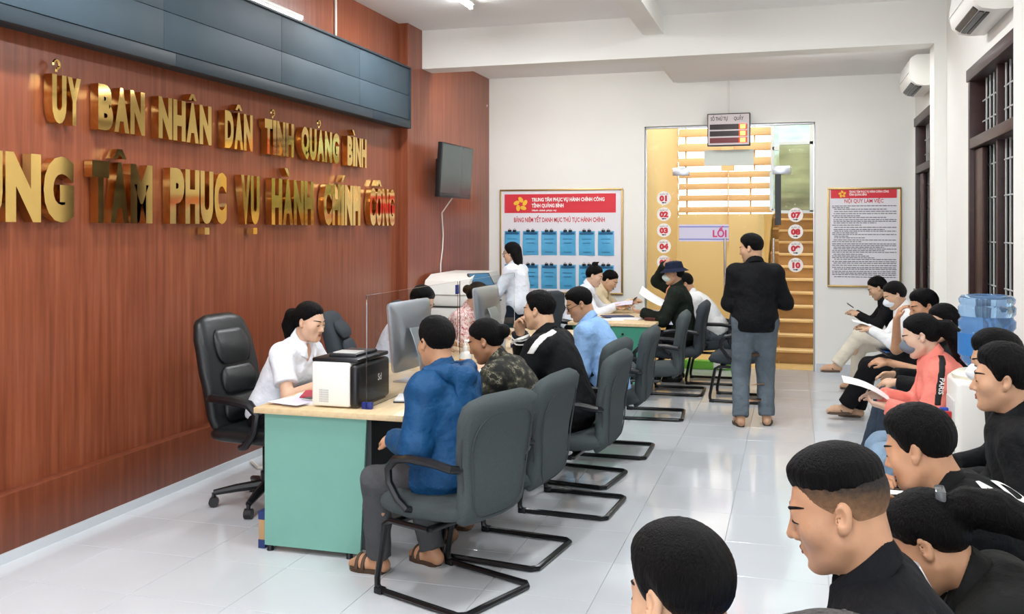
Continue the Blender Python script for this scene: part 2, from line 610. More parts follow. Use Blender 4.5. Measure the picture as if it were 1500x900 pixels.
t = lamp((XL + 0.09, 6.2, 3.36), 1.2, 'fluorescent tube lamp lying above the black soffit', 9.0)
c = MB().tube([(XL + 0.012, 7.58, 3.29), (XL + 0.012, 7.58, ZC)], 0.011, 6).build('conduit', WHITEP)
tag(c, 'thin white cable conduit rising above the black soffit', 'conduit')

# ------------------------------------------------------------------ gold lettering
def glyph_marks(mb, ch, x0, x1, h):
    """diacritic pieces of a capital, in letter plane (x, y), made as extruded blocks"""
    c = (x0 + x1) / 2
    w = 0.30 * h

    def poly(pts, d=0.055):
        mb.prism(pts, d, F_YZ)
    if 'hook' in ch:
        pts = []
        for k in range(9):
            a = R(200 - 250 * k / 8)
            pts.append((c + 0.085 * h * math.cos(a), 1.22 * h + 0.085 * h * math.sin(a)))
        pts += [(c - 0.005 * h, 1.11 * h), (c - 0.005 * h, 1.06 * h)]
        mb.tube([F_YZ @ Vector((p[0], p[1], 0.035)) for p in pts], 0.030 * h, 6)
    if 'hat' in ch:
        poly([(c - w * .55, 1.06 * h), (c - w * .2, 1.06 * h), (c, 1.14 * h), (c + w * .2, 1.06 * h), (c + w * .55, 1.06 * h), (c + w * .2, 1.22 * h), (c - w * .2, 1.22 * h)])
    if 'grave' in ch:
        poly([(c - w * .5, 1.24 * h), (c - w * .1, 1.24 * h), (c + w * .3, 1.06 * h), (c, 1.06 * h)])
    if 'acute' in ch:
        poly([(c + w * .5, 1.24 * h), (c + w * .1, 1.24 * h), (c - w * .3, 1.06 * h), (c, 1.06 * h)])
    if 'dot' in ch:
        poly([(c - .075 * h, -.2 * h), (c + .075 * h, -.2 * h), (c + .075 * h, -.07 * h), (c - .075 * h, -.07 * h)])


DIA = {'Ủ': ('U', 'hook'), 'Â': ('A', 'hat'), 'Ỉ': ('I', 'hook'), 'Ả': ('A', 'hook'), 'Ì': ('I', 'grave'), 'Ụ': ('U', 'dot'),
       'À': ('A', 'grave'), 'Í': ('I', 'acute'), 'Ô': ('O', 'hat')}
GLY = {}


def letter_mesh(ch, h, wd):
    """heavy condensed capital: height h, width wd, 55 mm deep box letter"""
    base, mark = DIA.get(ch, (ch, ''))
    me = text_mesh(base, 1.0, 0.064, 0.0275, res=4)
    co = np.array([v.co for v in me.vertices])
    lo, hi = co.min(0), co.max(0)
    for v in me.vertices:
        x = (v.co.x - lo[0]) / (hi[0] - lo[0]) * wd
        y = (v.co.y - lo[1]) / (hi[1] - lo[1]) * h
        v.co = F_YZ @ Vector((x, y, v.co.z + 0.0275))
    if mark:
        mb = MB()
        mb.bm.from_mesh(me)
        glyph_marks(mb, mark, 0, wd, h)
        bm = mb.bm
        bmesh.ops.recalc_face_normals(bm, faces=bm.faces[:])
        bm.to_mesh(me)
        bm.free()
    return me


WID = {'I': 0.42, 'M': 1.35, 'N': 1.08, 'H': 1.04, 'G': 1.02, 'Q': 1.04, 'Y': 0.98, 'A': 1.05, 'T': 0.92, 'V': 1.0}


def line(words, z0, h, label):
    t = empty('wall_lettering', (XL, 6.0, z0), 0, label, 'lettering')
    for w, p0, p1 in words:
        y0, y1 = at(p0, 300, X=XL + 0.02).y, at(p1, 300, X=XL + 0.065).y - 0.02
        ws = [WID.get(DIA.get(ch, (ch,))[0], 1.0) for ch in w]
        gap = 0.085
        k = (y1 - y0) / (sum(ws) + gap * (len(w) - 1))
        y = y0
        for ch, wd in zip(w, ws):
            o = link('letter', letter_mesh(ch, h, wd * k), GOLD, t)
            o.location = (0.012, y - 6.0, 0)
            y += (wd + gap) * k
    return t


line([('ỦY', 66, 122), ('BAN', 134, 215), ('NHÂN', 223, 312), ('DÂN', 321, 372), ('TỈNH', 380, 432), ('QUẢNG', 434, 498), ('BÌNH', 502, 538)],
     2.232, 0.262, 'smaller upper line of gold box letters on wood wall')
line([('TRUNG', -190, 112), ('TÂM', 125, 226), ('PHỤC', 240, 334), ('VỤ', 345, 382), ('HÀNH', 390, 461), ('CHÍNH', 467, 529), ('CÔNG', 535, 579)],
     1.70, 0.355, 'larger lower line of gold box letters on wood wall')

# ------------------------------------------------------------------ television, its cable, camera
tv = empty('television', (-3.75, 9.89, 1.98), 0, 'flat black television on a wall bracket beside the notice board', 'television')
def tvpart(name, lo, hi, m, bev=0.004):
    o = MB().box(lo, hi, bev).build(name, m, tv)
    o.location = (0.19, 0, 0.32)
    o.rotation_euler = (0, R(4), R(-2))
    return o
tvpart('casing', (-0.03, -0.46, -0.29), (0.02, 0.46, 0.29), BLACKP)
tvpart('screen', (0.0195, -0.445, -0.245), (0.0225, 0.445, 0.275), TVSCREEN, 0.0)
tvpart('lower_bezel', (0.018, -0.45, -0.285), (0.026, 0.45, -0.25), DGREY, 0.002)
MB().box((0.002, -0.1, 0.2), (0.02, 0.1, 0.46), 0.003).tube([(0.01, 0, 0.33), (0.18, 0, 0.33)], 0.025).build('bracket', BLACKM, tv)
c = MB().tube([(-3.60, 9.92, 2.02), (-3.735, 9.94, 1.85), (-3.735, 9.98, 1.6), (-3.735, 9.96, 1.45), (-3.735, 9.90, 1.28), (-3.735, 9.9, 1.0), (-3.735, 9.9, 0.3)], 0.007, 6).build('television_cable', CABLE_W)
tag(c, 'white cable hanging on the wood wall below the television', 'cable')
p = at(711, 157, Y=YB)
cc = empty('security_camera', (p.x, YB, p.z), 0, 'small white dome security camera high on cream wall', 'camera')
MB().lathe([(0.0, 0.0), (0.055, 0.0), (0.055, 0.03), (0.03, 0.04), (0, 0.04)], 16).build('mount', WHITEP, cc).rotation_euler = (R(90), 0, 0)
MB().lathe([(0.001, -0.055), (0.03, -0.048), (0.05, -0.02), (0.055, 0.01), (0.045, 0.035), (0.02, 0.052), (0.001, 0.055)], 16, (0, -0.085, 0)).build('dome', WHITEP, cc)
MB().lathe([(0.001, 0.0), (0.032, 0.002), (0.028, 0.018), (0.001, 0.024)], 14).build('lens', BLACKP, cc)
cc.children[-1].rotation_euler = (R(100), 0, R(-25))
cc.children[-1].location = (-0.015, -0.128, -0.008)

# ------------------------------------------------------------------ notice boards
def emblem(parent, x, y, z, r):
    mb = MB()
    for k in range(5):
        a = R(90 + 72 * k)
        cx, cz = x + 0.60 * r * math.cos(a), z + 0.60 * r * math.sin(a)
        pts = []
        for q in range(14):
            b = 2 * PI * q / 14
            u, v = 0.42 * r * math.cos(b), 0.27 * r * math.sin(b)
            ang = a + R(38)
            pts.append((cx + u * math.cos(ang) - v * math.sin(ang), cz + u * math.sin(ang) + v * math.cos(ang)))
        mb.prism(pts, 0.0012 + 0.0003 * k, Matrix.Translation((0, y, 0)) @ F_XZ)
    return mb.build('emblem', YELLOW, parent, smooth=False)


def board(name, pxl, pxr, pyt, pyb, label):
    a, b = at(pxl, pyt, Y=YB), at(pxr, pyb, Y=YB)
    zt = (at(pxl, pyt, Y=YB).z + at(pxr, pyt - 4, Y=YB).z) / 2
    zb = b.z
    t = empty(name, ((a.x + b.x) / 2, YB, zb), 0, label, 'notice board')
    W, H = b.x - a.x, zt - zb
    box('board_face', (-W / 2 + 0.012, -0.02, 0.012), (W / 2 - 0.012, -0.003, H - 0.012), BOARD, t)
    f = 0.022
    for lo, hi in (((-W / 2, -0.032, 0), (W / 2, 0, f)), ((-W / 2, -0.032, H - f), (W / 2, 0, H)),
                   ((-W / 2, -0.032, f), (-W / 2 + f, 0, H - f)), ((W / 2 - f, -0.032, f), (W / 2, 0, H - f))):
        box('frame_rail', lo, hi, BRASS, t, 0.004)
    return t, W, H


nb, W, H = board('notice_board', 733, 913, 279, 432, 'wide notice board with red banner and rows of blue sheets')
k = W / 180.0          # metres per photo pixel
def bx(px): return (px - 823) * k
def bz(py): return H - (py - 277) * k
box('banner', (bx(740), -0.0225, bz(311)), (bx(903), -0.02, bz(284)), RED, nb)
emblem(nb, bx(764.5), -0.0225, bz(298.5), 11 * k)
print_text('title_print', 'TRUNG TÂM PHỤC VỤ HÀNH CHÍNH CÔNG', (bx(781), -0.0235, bz(294.5)), 0.062, PRINTW, nb, offset=0.0025, fit=106 * k)
print_text('title_print', 'TỈNH QUẢNG BÌNH', (bx(781), -0.0235, bz(303)), 0.062, PRINTW, nb, offset=0.0025, fit=47 * k)
print_text('title_print', 'Hành chính phục vụ', (bx(781), -0.0235, bz(308.5)), 0.03, PRINTW, nb, offset=0.001, fit=36 * k)
print_text('heading_print', 'BẢNG NIÊM YẾT DANH MỤC THỦ TỤC HÀNH CHÍNH', (bx(754), -0.0212, bz(324)), 0.078, REDTXT, nb, offset=0.002, fit=133 * k)
for row, (yt, yb_) in enumerate(((337, 371.5), (385, 419.5))):
    for i in range(6):
        xl = 740.5 + i * 27.4
        p = empty('document_pouch', nb.location + Vector((bx(xl + 11.5), -0.02, bz(yb_))), 0,
                  'blue sheet pouch, %s row of notice board, %s from the television side' % ('upper' if row == 0 else 'lower', ('first', 'second', 'third', 'fourth', 'fifth', 'sixth')[i]), 'document pouch',
                  '%s row of blue pouches' % ('upper' if row == 0 else 'lower'))
        w2, hh = 11.5 * k, (yb_ - yt) * k
        MB().grid(lambda u, v: (-w2 + 2 * w2 * u, -0.006 - 0.008 * math.sin(PI * v) - 0.004 * math.sin(5 * u + i), hh * v), 6, 6).build('sheet', POUCH, p)
        so = MB().box((-w2 * .86, -0.0165, hh * .86), (w2 * .86, -0.0145, hh * .945), 0).build('header_print', POUCHDK, p)
        for q, fz in enumerate((0.66, 0.5, 0.13)):
            box('line_print', (-w2 * (.5 if q else .62), -0.0185, hh * fz), (w2 * (.5 if q else .62), -0.0172, hh * fz + 0.006), POUCHDK, p)
        for s in (-1, 1):
            mb = MB()
            mb.box((s * 0.032 - 0.022, -0.024, hh - 0.012), (s * 0.032 + 0.022, -0.002, hh + 0.014), 0.003)
            mb.tube([(s * 0.032 - 0.015, -0.022, hh + 0.01), (s * 0.032, -0.028, hh + 0.032), (s * 0.032 + 0.015, -0.022, hh + 0.01)], 0.003, 5)
            mb.build('clip', BLACKP, p)

rb, W, H = board('rules_board', 1212, 1320, 277, 422, 'tall framed board of printed working rules beside the window')
k = W / 108.0
def rx(px): return (px - 1266) * k
def rzz(py): return H - (py - 275.5) * k
box('banner', (rx(1217), -0.0225, rzz(292)), (rx(1313.5), -0.02, rzz(278.5)), RED, rb)
emblem(rb, rx(1234), -0.0225, rzz(285.5), 6 * k)
print_text('title_print', 'TRUNG TÂM PHỤC VỤ HÀNH CHÍNH CÔNG', (rx(1244), -0.0235, rzz(283.5)), 0.035, PRINTW, rb, offset=0.001, fit=58 * k)
print_text('title_print', 'TỈNH QUẢNG BÌNH', (rx(1244), -0.0235, rzz(288)), 0.035, PRINTW, rb, offset=0.001, fit=26 * k)
print_text('heading_print', 'NỘI QUY LÀM VIỆC', (rx(1237), -0.0212, rzz(299)), 0.058, REDTXT, rb, offset=0.001, fit=57 * k)
mb = MB()
y = 303.5
rr = random.Random(3)
while y < 415:
    ind = rr.choice((0, 0, 2, 3))
    x = 1219 + ind
    xe = 1313 if rr.random() < 0.62 else rr.uniform(1240, 1305)
    while x < xe:
        wl_ = rr.uniform(2.2, 7.0)
        mb.box((rx(x), -0.0212, rzz(y + 1.0)), (rx(min(x + wl_, xe)), -0.02, rzz(y)), 0)
        x += wl_ + 0.9
    y += rr.choice((2.6, 2.6, 3.4))
o = mb.build('body_print', PRINTK, rb, smooth=False)
o['kind'] = 'stuff'

# ------------------------------------------------------------------ queue display
a, b = at(1036, 167, Y=11.58), at(1099, 213, Y=11.58)
qd = empty('queue_display', ((a.x + b.x) / 2, 11.6, b.z), 0, 'queue number display with red digits hanging above the glass doors', 'display')
W, H = b.x - a.x, a.z - b.z
MB().box((-W / 2, -0.02, 0), (W / 2, 0.07, H), 0.006).build('casing', BLACKP, qd)
box('face', (-W / 2 + 0.012, -0.024, 0.012), (W / 2 - 0.012, -0.019, H - 0.012), mat('display face', 'D9CFCF', 0.5), qd)
print_text('heading_print', 'SỐ THỨ TỰ', (-W / 2 + 0.04, -0.0255, H - 0.085), 0.06, PRINTK, qd, offset=0.001, fit=0.2)
print_text('heading_print', 'QUẦY', (0.06, -0.0255, H - 0.085), 0.06, PRINTK, qd, offset=0.001, fit=0.11)
for i, z in enumerate((0.195, 0.115, 0.035)):
    box('digit_window', (-W / 2 + 0.03, -0.027, z), (W / 2 - 0.035, -0.023, z + 0.062), SCREENK if i < 2 else mat('display window red', '6E1A22', 0.3), qd)
    box('digit', (W / 2 - 0.115, -0.0295, z + 0.006), (W / 2 - 0.055, -0.026, z + 0.056), LEDDOT, qd, 0.003)
    box('digit_glow', (W / 2 - 0.128, -0.0282, z + 0.001), (W / 2 - 0.042, -0.0262, z + 0.061), LEDRED, qd, 0.003)
for s in (-1, 1):
    MB().tube([(s * 0.0 + 0.005 * s, 0.03, H), (0.01 * s, 0.03, 3.445 - b.z)], 0.0035, 5).build('hanging_wire', CABLE_W, qd)

# ------------------------------------------------------------------ glass doors
gd = empty('door_1', (DXL, YB + 0.06, 0))
gd['kind'] = 'structure'
GW = DXR - DXL
def gx(px): return at(px, 400, Y=YB).x - DXL
def gz(py): return at(1070, py, Y=YB).z
ZT = gz(250)
def pane(x0, x1, z0, z1, name='pane'):
    return box(name, (x0 + 0.003, 0, z0), (x1 - 0.003, 0.012, z1), DOORGLASS, gd, 0.001)
pane(0, gx(993), 0.0, DZT)
pane(gx(993), gx(1067), 0.02, ZT)
pane(gx(1067), gx(1141), 0.02, ZT)
pane(gx(993), gx(1141), ZT, DZT)
pane(gx(1141), GW, 0.0, DZT)
for lo, hi in (((0, -0.02, DZT - 0.025), (GW, 0.03, DZT)), ((0, -0.02, 0), (0.02, 0.03, DZT)), ((GW - 0.02, -0.02, 0), (GW, 0.03, DZT))):
    box('frame_rail', lo, hi, ALU, gd, 0.002)
for px in (993, 1141):
    MB().box((gx(px) - 0.07, -0.012, ZT - 0.05), (gx(px) + 0.13, 0.024, ZT + 0.05), 0.004).build('patch_fitting', ALU, gd)
for s, px in ((-1, 1062), (1, 1074)):
    if s < 0:
        MB().tube([(gx(px) - 0.0, -0.06, gz(442)), (gx(px), -0.06, gz(349))], 0.016, 10).tube([(gx(px), -0.06, gz(430)), (gx(px), 0.0, gz(430))], 0.01).tube([(gx(px), -0.06, gz(362)), (gx(px), 0.0, gz(362))], 0.01).build('door_handle', CHROME, gd)
MB().tube([(gx(1133), -0.06, gz(442)), (gx(1133), -0.06, gz(349))], 0.016, 10).tube([(gx(1133), -0.06, gz(430)), (gx(1133), 0.0, gz(430))], 0.01).tube([(gx(1133), -0.06, gz(362)), (gx(1133), 0.0, gz(362))], 0.01).build('door_handle', CHROME, gd)
box('pivot_stile', (gx(1135), -0.005, gz(330)), (gx(1144), 0.02, ZT + 0.02), DGREY, gd)
box('frosted_patch', (gx(1031), -0.004, gz(242)), (gx(1104), -0.001, gz(219)), mat('frosted film', 'DDE3DA', 0.6), gd)
NUMW = {1: 'one', 2: 'two', 3: 'three', 4: 'four', 5: 'five', 7: 'seven', 8: 'eight', 9: 'nine', 10: 'ten'}
STICK = mat('sticker white', 'F6F2EE', 0.5)
def sticker(num, px, py):
    c = at(px, py, Y=YB + 0.055)
    r = 10.4 * (at(1000, 300, Y=YB).x - at(999, 300, Y=YB).x)
    s = empty('counter_sticker', (c.x, YB + 0.057, c.z), 0, 'round white sticker with red number %s on the door glass' % NUMW[int(num)], 'sticker', 'counter number stickers')
    o = MB().lathe([(0.0005, 0), (r, 0), (r, 0.002), (0.0005, 0.002)], 28).build('disc', STICK, s)
    o.rotation_euler = (R(90), 0, 0)
    print_text('number_print', num, (0, -0.0035, -0.033), 0.088, REDTXT, s, align='CENTER', offset=0.006, sx=1.15)
    print_text('word_print', 'QUẦY SỐ', (0, -0.0035, 0.04), 0.024, PRINTK, s, align='CENTER')
    left = int(num) <= 6
    d = -1 if left else 1
    mb = MB()
    mb.prism([(d * 0.03, -0.055), (d * 0.005, -0.043), (d * 0.005, -0.05), (-d * 0.028, -0.05), (-d * 0.028, -0.06), (d * 0.005, -0.06), (d * 0.005, -0.067)], 0.001, Matrix.Translation((0, -0.003, 0)) @ F_XZ)
    mb.build('arrow_print', PRINTK, s, smooth=False)
for n, py in (('01', 290.5), ('02', 314), ('03', 337.5), ('04', 361), ('05', 384.5)):
    sticker(n, 972.5, py)
for n, py in (('07', 315), ('08', 339.5), ('09', 364), ('10', 388.5)):
    sticker(n, 1165.5, py)
a, b = at(994, 329, Y=YB), at(1067, 354, Y=YB)
ls = empty('entrance_sign', ((a.x + b.x) / 2, YB + 0.05, b.z), 0, 'white paper sign with blue lines reading LỐI on door glass', 'sign')
W, H = b.x - a.x, a.z - b.z
box('sheet', (-W / 2, 0.0, 0), (W / 2, 0.003, H), LILAC, ls)
for z in (0.02, H - 0.035):
    box('line_print', (-W / 2, -0.0015, z), (W / 2, 0.0, z + 0.012), mat('print blue', '6F78C8', 0.6), ls)
print_text('word_print', 'LỐI', (W / 2 - 0.02, -0.002, 0.055), 0.115, mat('print magenta', 'CF3F7A', 0.6), ls, align='RIGHT', offset=0.004)
c = box('threshold_strip', (gx(1000) + DXL, YB - 0.16, 0.0), (gx(1092) + DXL, YB - 0.02, 0.10), GREENMAT, None, 0.006)
tag(c, 'bright green low strip along the foot of the glass door', 'threshold')
c = box('wall_socket', (gx(1047) + DXL, YB - 0.19, 0.02), (gx(1066) + DXL, YB - 0.161, 0.10), WHITEP, None, 0.004)
tag(c, 'small pale socket box in front of the green strip', 'socket')

# ------------------------------------------------------------------ air conditioners
def aircon(y0, y1, z0, label):
    L = y1 - y0
    t = empty('air_conditioner', (XR, (y0 + y1) / 2, z0), 0, label, 'air conditioner')
    prof = [(0, 0.02), (0, 0.30), (-0.19, 0.30), (-0.235, 0.27), (-0.25, 0.12), (-0.235, 0.055), (-0.19, 0.015), (-0.12, 0.0), (-0.02, 0.0)]
    rings = [[Vector((x, y, z)) for x, z in prof] for y in (-L / 2, L / 2)]
    MB().loft(rings).build('body', WHITEP, t, ang=50)
    MB().loft([[Vector((x, y, z)) for x, z in [(-0.238, 0.262), (-0.256, 0.13), (-0.252, 0.13), (-0.234, 0.262)]] for y in (-L / 2 + 0.01, L / 2 - 0.01)]).build('front_panel', mat('white gloss plastic', 'F4F3EF', 0.18), t)
    for x0, z0_, x1, z1_ in ((-0.226, 0.036, -0.196, 0.012), (-0.188, 0.007, -0.158, -0.001), (-0.15, -0.002, -0.128, -0.004)):
        MB().loft([[Vector((x0, y, z0_)), Vector((x1, y, z1_)), Vector((x1, y, z1_ + 0.01)), Vector((x0, y, z0_ + 0.01))] for y in (-L / 2 + 0.09, L / 2 - 0.09)]).build('outlet_slot', BLACKP, t)
    return t
aircon(6.62, 7.5, 3.05, 'white wall air conditioner above the nearer barred window')
aircon(9.98, 10.86, 3.06, 'white wall air conditioner in the corner behind the beam')

# ------------------------------------------------------------------ desks
def desk(loc, L, wd, label, panel=GREEN, left_open=True):
    """runs along +Y from loc; x from 0 (staff side) to wd (visitor side)"""
    t = empty('office_desk', loc, 0, label, 'desk', None)
    MB().box((0, 0, 0.715), (wd, L, 0.745), 0.003).build('desk_top', BEECH, t)
    def endp(y):
        mb = MB()
        mb.prism([(0.045, 0.03), (wd - 0.245, 0.03), (wd - 0.21, 0.715), (0.045, 0.715)], 0.028, Matrix.Translation((0, y + 0.028, 0)) @ F_XZ)
        return mb.build('end_panel', panel, t, smooth=False)
    endp(0.035)
    endp(L - 0.063)
    box('modesty_panel', (wd - 0.315, 0.064, 0.12), (wd - 0.295, L - 0.064, 0.715), DARKPANEL, t)
    box('side_recess', (wd - 0.245, 0.05, 0.05), (wd - 0.19, 0.075, 0.714), DARKPANEL, t)
    for x in (0.07, wd - 0.31):
        for y in (0.05, L - 0.05):
            MB().lathe([(0.001, 0), (0.018, 0), (0.014, 0.03), (0.001, 0.03)], 10, (x, y, 0)).build('foot', BLACKP, t)
    box('drawer_box', (0.06, L - 0.5, 0.28), (0.42, L - 0.07, 0.714), panel, t, 0.003)
    return t
DX0, DW = -2.67, 0.83
desk((DX0, 4.35, 0), 1.42, DW, 'beech topped desk with mint green end panel carrying the printer')
desk((DX0, 5.775, 0), 1.42, DW, 'beech topped desk behind the first, under the second monitor')
desk((DX0, 7.20, 0), 1.35, DW, 'beech topped desk farther along the counter row near copier')
fd = desk((-2.15, 9.26, 0), 1.70, 0.86, 'separate desk with deep green end panel and papers near glass door', GREEN2)
MB().prism([(0.10, 0.08), (0.83, 0.08), (0.83, 0.71), (0.10, 0.71)], 0.02, Matrix.Translation((0, 0.03, 0)) @ F_XZ).build('front_panel', GREEN2, fd, smooth=False)
MB().tube([(0.55, 0.012, 0.64), (0.55, 0.0, 0.64)], 0.012, 10).build('lock', BLACKP, fd)

# acrylic sneeze screens
def screen(y0, y1, label, tilt=0):
    t = empty('acrylic_screen', (-2.085, y0, 0.745), 0, label, 'screen', 'acrylic counter screens')
    MB().box((-0.003, 0, 0.004), (0.003, y1 - y0, 0.582), 0.001, 1).build('sheet', GLASS, t)
    for y in (0.012, y1 - y0 - 0.012):
        MB().box((-0.028, y - 0.012, 0), (0.028, y + 0.012, 0.035), 0.003).build('foot_clip', BLUECLIP, t)
    if y0 < 5:
        MB().box((-0.009, y1 - y0 - 0.03, 0.5), (0.009, y1 - y0 + 0.005, 0.56), 0.002).build('edge_clip', BLUECLIP, t)
screen(4.46, 5.84, 'clear acrylic screen with blue clips beside the printer')
screen(5.88, 7.15, 'clear acrylic screen standing on the middle desk')

# ------------------------------------------------------------------ printer on the front desk
pr = empty('printer', (-2.385, 4.44, 0.745), 0, 'white and black desktop laser printer on the front desk', 'printer')
MB().box((0, 0, 0.008), (0.215, 0.40, 0.235), 0.012, 3).build('casing', WHITEP, pr)
MB().box((0.21, 0.0, 0.008), (0.262, 0.40, 0.225), 0.02, 3).build('front_cover', BLACKP, pr)
MB().box((-0.004, 0.01, 0.233), (0.258, 0.392, 0.255), 0.008, 2).build('top_lid', BLACKP, pr)
MB().box((0.06, 0.07, 0.252), (0.22, 0.33, 0.272), 0.008, 2).build('scanner_glass_lid', DGREY, pr)
MB().box((0.075, 0.09, 0.270), (0.205, 0.20, 0.276), 0.002, 1).build('output_tray', LGREY, pr)
for i in range(6):
    for j in range(6):
        box('vent_slot', (0.045 + i * 0.009, -0.0025, 0.03 + j * 0.0115), (0.051 + i * 0.009, 0.001, 0.038 + j * 0.0115), LGREY, pr)
print_text('logo_print', 'Sd', (0.264, 0.235, 0.115), 0.05, PRINTW, pr, frame=F_YZ, offset=0.001)
box('base_tray', (0.215, 0.03, 0.0), (0.25, 0.37, 0.05), mat('printer tray brown', '6B5A4C', 0.5), pr, 0.003)

# ------------------------------------------------------------------ all in one monitors
def monitor(y, x, label, rz=0):
    t = empty('monitor', (x, y, 0.745), rz, label, 'monitor', 'slim silver monitors')
    tilt = Matrix.Rotation(R(-5), 4, 'Y')
    rings = []
    for s, w, h in ((-0.006, 0.272, 0.205), (0.006, 0.272, 0.205), (0.012, 0.262, 0.196), (0.022, 0.14, 0.11)):
        ring = []
        for q in range(24):
            a = 2 * PI * q / 24
            ca, sa = math.cos(a), math.sin(a)
            e = 0.13
            ring.append(tilt @ Vector((s, w * math.copysign(abs(ca) ** e, ca), h * math.copysign(abs(sa) ** e, sa))) + Vector((0, 0, 0.285)))
        rings.append(ring)
    MB().loft(rings).build('housing', ALU, t)
    o = box('screen', (-0.0085, -0.25, -0.12), (-0.0062, 0.25, 0.185), mat('monitor screen', '18202C', 0.12), t)
    o.location = (0, 0, 0.285)
    o.rotation_euler = (0, R(-5), 0)
    o = box('vent_slot', (0.0115, -0.2, 0.155), (0.0145, 0.2, 0.160), DGREY, t)
    o.location = (0, 0, 0.285)
    o.rotation_euler = (0, R(-5), 0)
    rg = []
    for f in range(7):
        u = f / 6
        x_, z_ = 0.03 + 0.09 * math.sin(u * 1.6) ** 1.0 * (1 - 0.15 * u), 0.33 - 0.325 * u
        rg.append([Vector((x_, -0.085 - 0.01 * u, z_)), Vector((x_ + 0.008, -0.085 - 0.01 * u, z_)), Vector((x_ + 0.008, 0.085 + 0.01 * u, z_)), Vector((x_, 0.085 + 0.01 * u, z_))])
    MB().loft(rg).build('stand', ALU, t)
    MB().box((-0.08, -0.09, 0), (0.115, 0.09, 0.007), 0.003).build('stand_foot', ALU, t)
    return t
monitor(5.38, -2.22, 'slim silver monitor on the front desk behind the printer', R(-5))
monitor(6.88, -2.22, 'slim silver monitor on the middle desk behind acrylic screen', R(-2))

# small things on the front desk
def slab(name, loc, size, rz, m, label, cat, group=None, bev=0.001):
    t = MB().box((-size[0] / 2, -size[1] / 2, 0), (size[0] / 2, size[1] / 2, size[2]), bev, 1).build(name, m)
    t.location = loc
    t.rotation_euler = (0, 0, rz)
    return tag(t, label, cat, group)
slab('paper_stack', (-2.49, 4.62, 0.745), (0.21, 0.297, 0.012), R(12), PAPER, 'white paper stack beside the printer on front desk', 'papers')
slab('paper_sheet', (-2.51, 4.56, 0.757), (0.21, 0.297, 0.002), R(-14), LILAC, 'loose sheet lying on the paper stack', 'paper')
slab('red_folder', (-2.50, 4.72, 0.7592), (0.16, 0.22, 0.006), R(20), mat('folder crimson', 'B0203C', 0.5), 'crimson folder on the papers beside printer', 'folder')
ph = empty('mobile_phone', (-2.44, 4.60, 0.7594), R(-25), 'dark mobile phone lying on papers beside the printer', 'phone')
MB().box((-0.036, -0.075, 0), (0.036, 0.075, 0.008), 0.004).build('case', LGREY, ph)
box('screen', (-0.033, -0.07, 0.008), (0.033, 0.07, 0.009), BLACKP, ph)
nbk = empty('notebook', (-1.98, 4.78, 0.745), R(15), 'open notebook with white pages on the front desk', 'notebook')
MB().box((-0.075, -0.1, 0), (0.075, 0.1, 0.008), 0.001).build('cover', DGREY, nbk)
MB().box((-0.07, -0.095, 0.008), (0.07, 0.095, 0.018), 0.001).build('pages', PAPER, nbk)
kc = MB()
rr = random.Random(5)
for q in range(4):
    pts = []
    for s in range(9):
        pts.append((-1.95 + 0.09 * math.cos(s * 1.3 + q) + 0.02 * q, 4.98 + 0.08 * math.sin(s * 1.1 + q * 2) , 0.752 + 0.012 * q))
    kc.tube(pts, 0.004, 5)
tag(kc.build('cable_bundle', CABLE_K), 'tangle of black cables under the front monitor', 'cable')
cup = MB().lathe([(0.001, 0), (0.035, 0), (0.04, 0.09), (0.036, 0.09), (0.031, 0.006), (0.001, 0.006)], 16).build('pen_cup', mat('pen cup brass', 'A98B52', 0.4, 0.5))
cup.location = (-2.02, 5.28, 0.745)
tag(cup, 'brass coloured pen cup behind the front monitor', 'cup')
sz = empty('sanitizer_bottle', (-1.955, 5.62, 0.745), R(10), 'white pump bottle of hand sanitizer with orange label', 'bottle')
MB().lathe([(0.001, 0), (0.036, 0), (0.040, 0.01), (0.040, 0.13), (0.034, 0.15), (0.014, 0.162), (0.014, 0.172), (0.001, 0.172)], 20).build('bottle_body', WHITEP, sz)
MB().lathe([(0.0405, 0.03), (0.0412, 0.03), (0.0412, 0.115), (0.0405, 0.115)], 20).build('orange_label', mat('orange label', 'E08A2E', 0.5), sz)
MB().lathe([(0.001, 0.17), (0.017, 0.17), (0.017, 0.19), (0.006, 0.195), (0.006, 0.22), (0.001, 0.22)], 12).box((-0.008, -0.01, 0.218), (0.05, 0.01, 0.232), 0.004).build('pump', WHITEP, sz)

# papers on far desk
slab('paper_sheet', (-1.80, 9.62, 0.745), (0.3, 0.21, 0.004), R(10), PAPER, 'white paper near the front edge of far desk', 'paper')
slab('paper_stack', (-1.62, 9.75, 0.7455), (0.3, 0.21, 0.012), R(-14), PAPER, 'fanned white papers on the far desk', 'papers')
slab('blue_folder', (-1.76, 9.86, 0.7575), (0.31, 0.22, 0.008), R(25), mat('folder navy', '2A3558', 0.5), 'navy folder lying on the far desk papers', 'folder')
slab('stapler', (-1.38, 9.6, 0.745), (0.035, 0.12, 0.035), R(70), mat('stapler maroon', '4B1E1C', 0.4), 'maroon stapler at the corner of far desk', 'stapler', None, 0.008)
slab('paper_stack', (-2.0, 7.35, 0.745), (0.21, 0.3, 0.02), R(8), PAPER, 'white papers on the desk before the man in glasses', 'papers')
bx_ = MB().lathe([(0.001, 0), (0.03, 0), (0.036, 0.1), (0.001, 0.1)], 14).build('paper_cup', WHITEP)
bx_.location = (-1.93, 6.95, 0.745)
tag(bx_, 'white paper cup on desk before the man in glasses', 'cup')

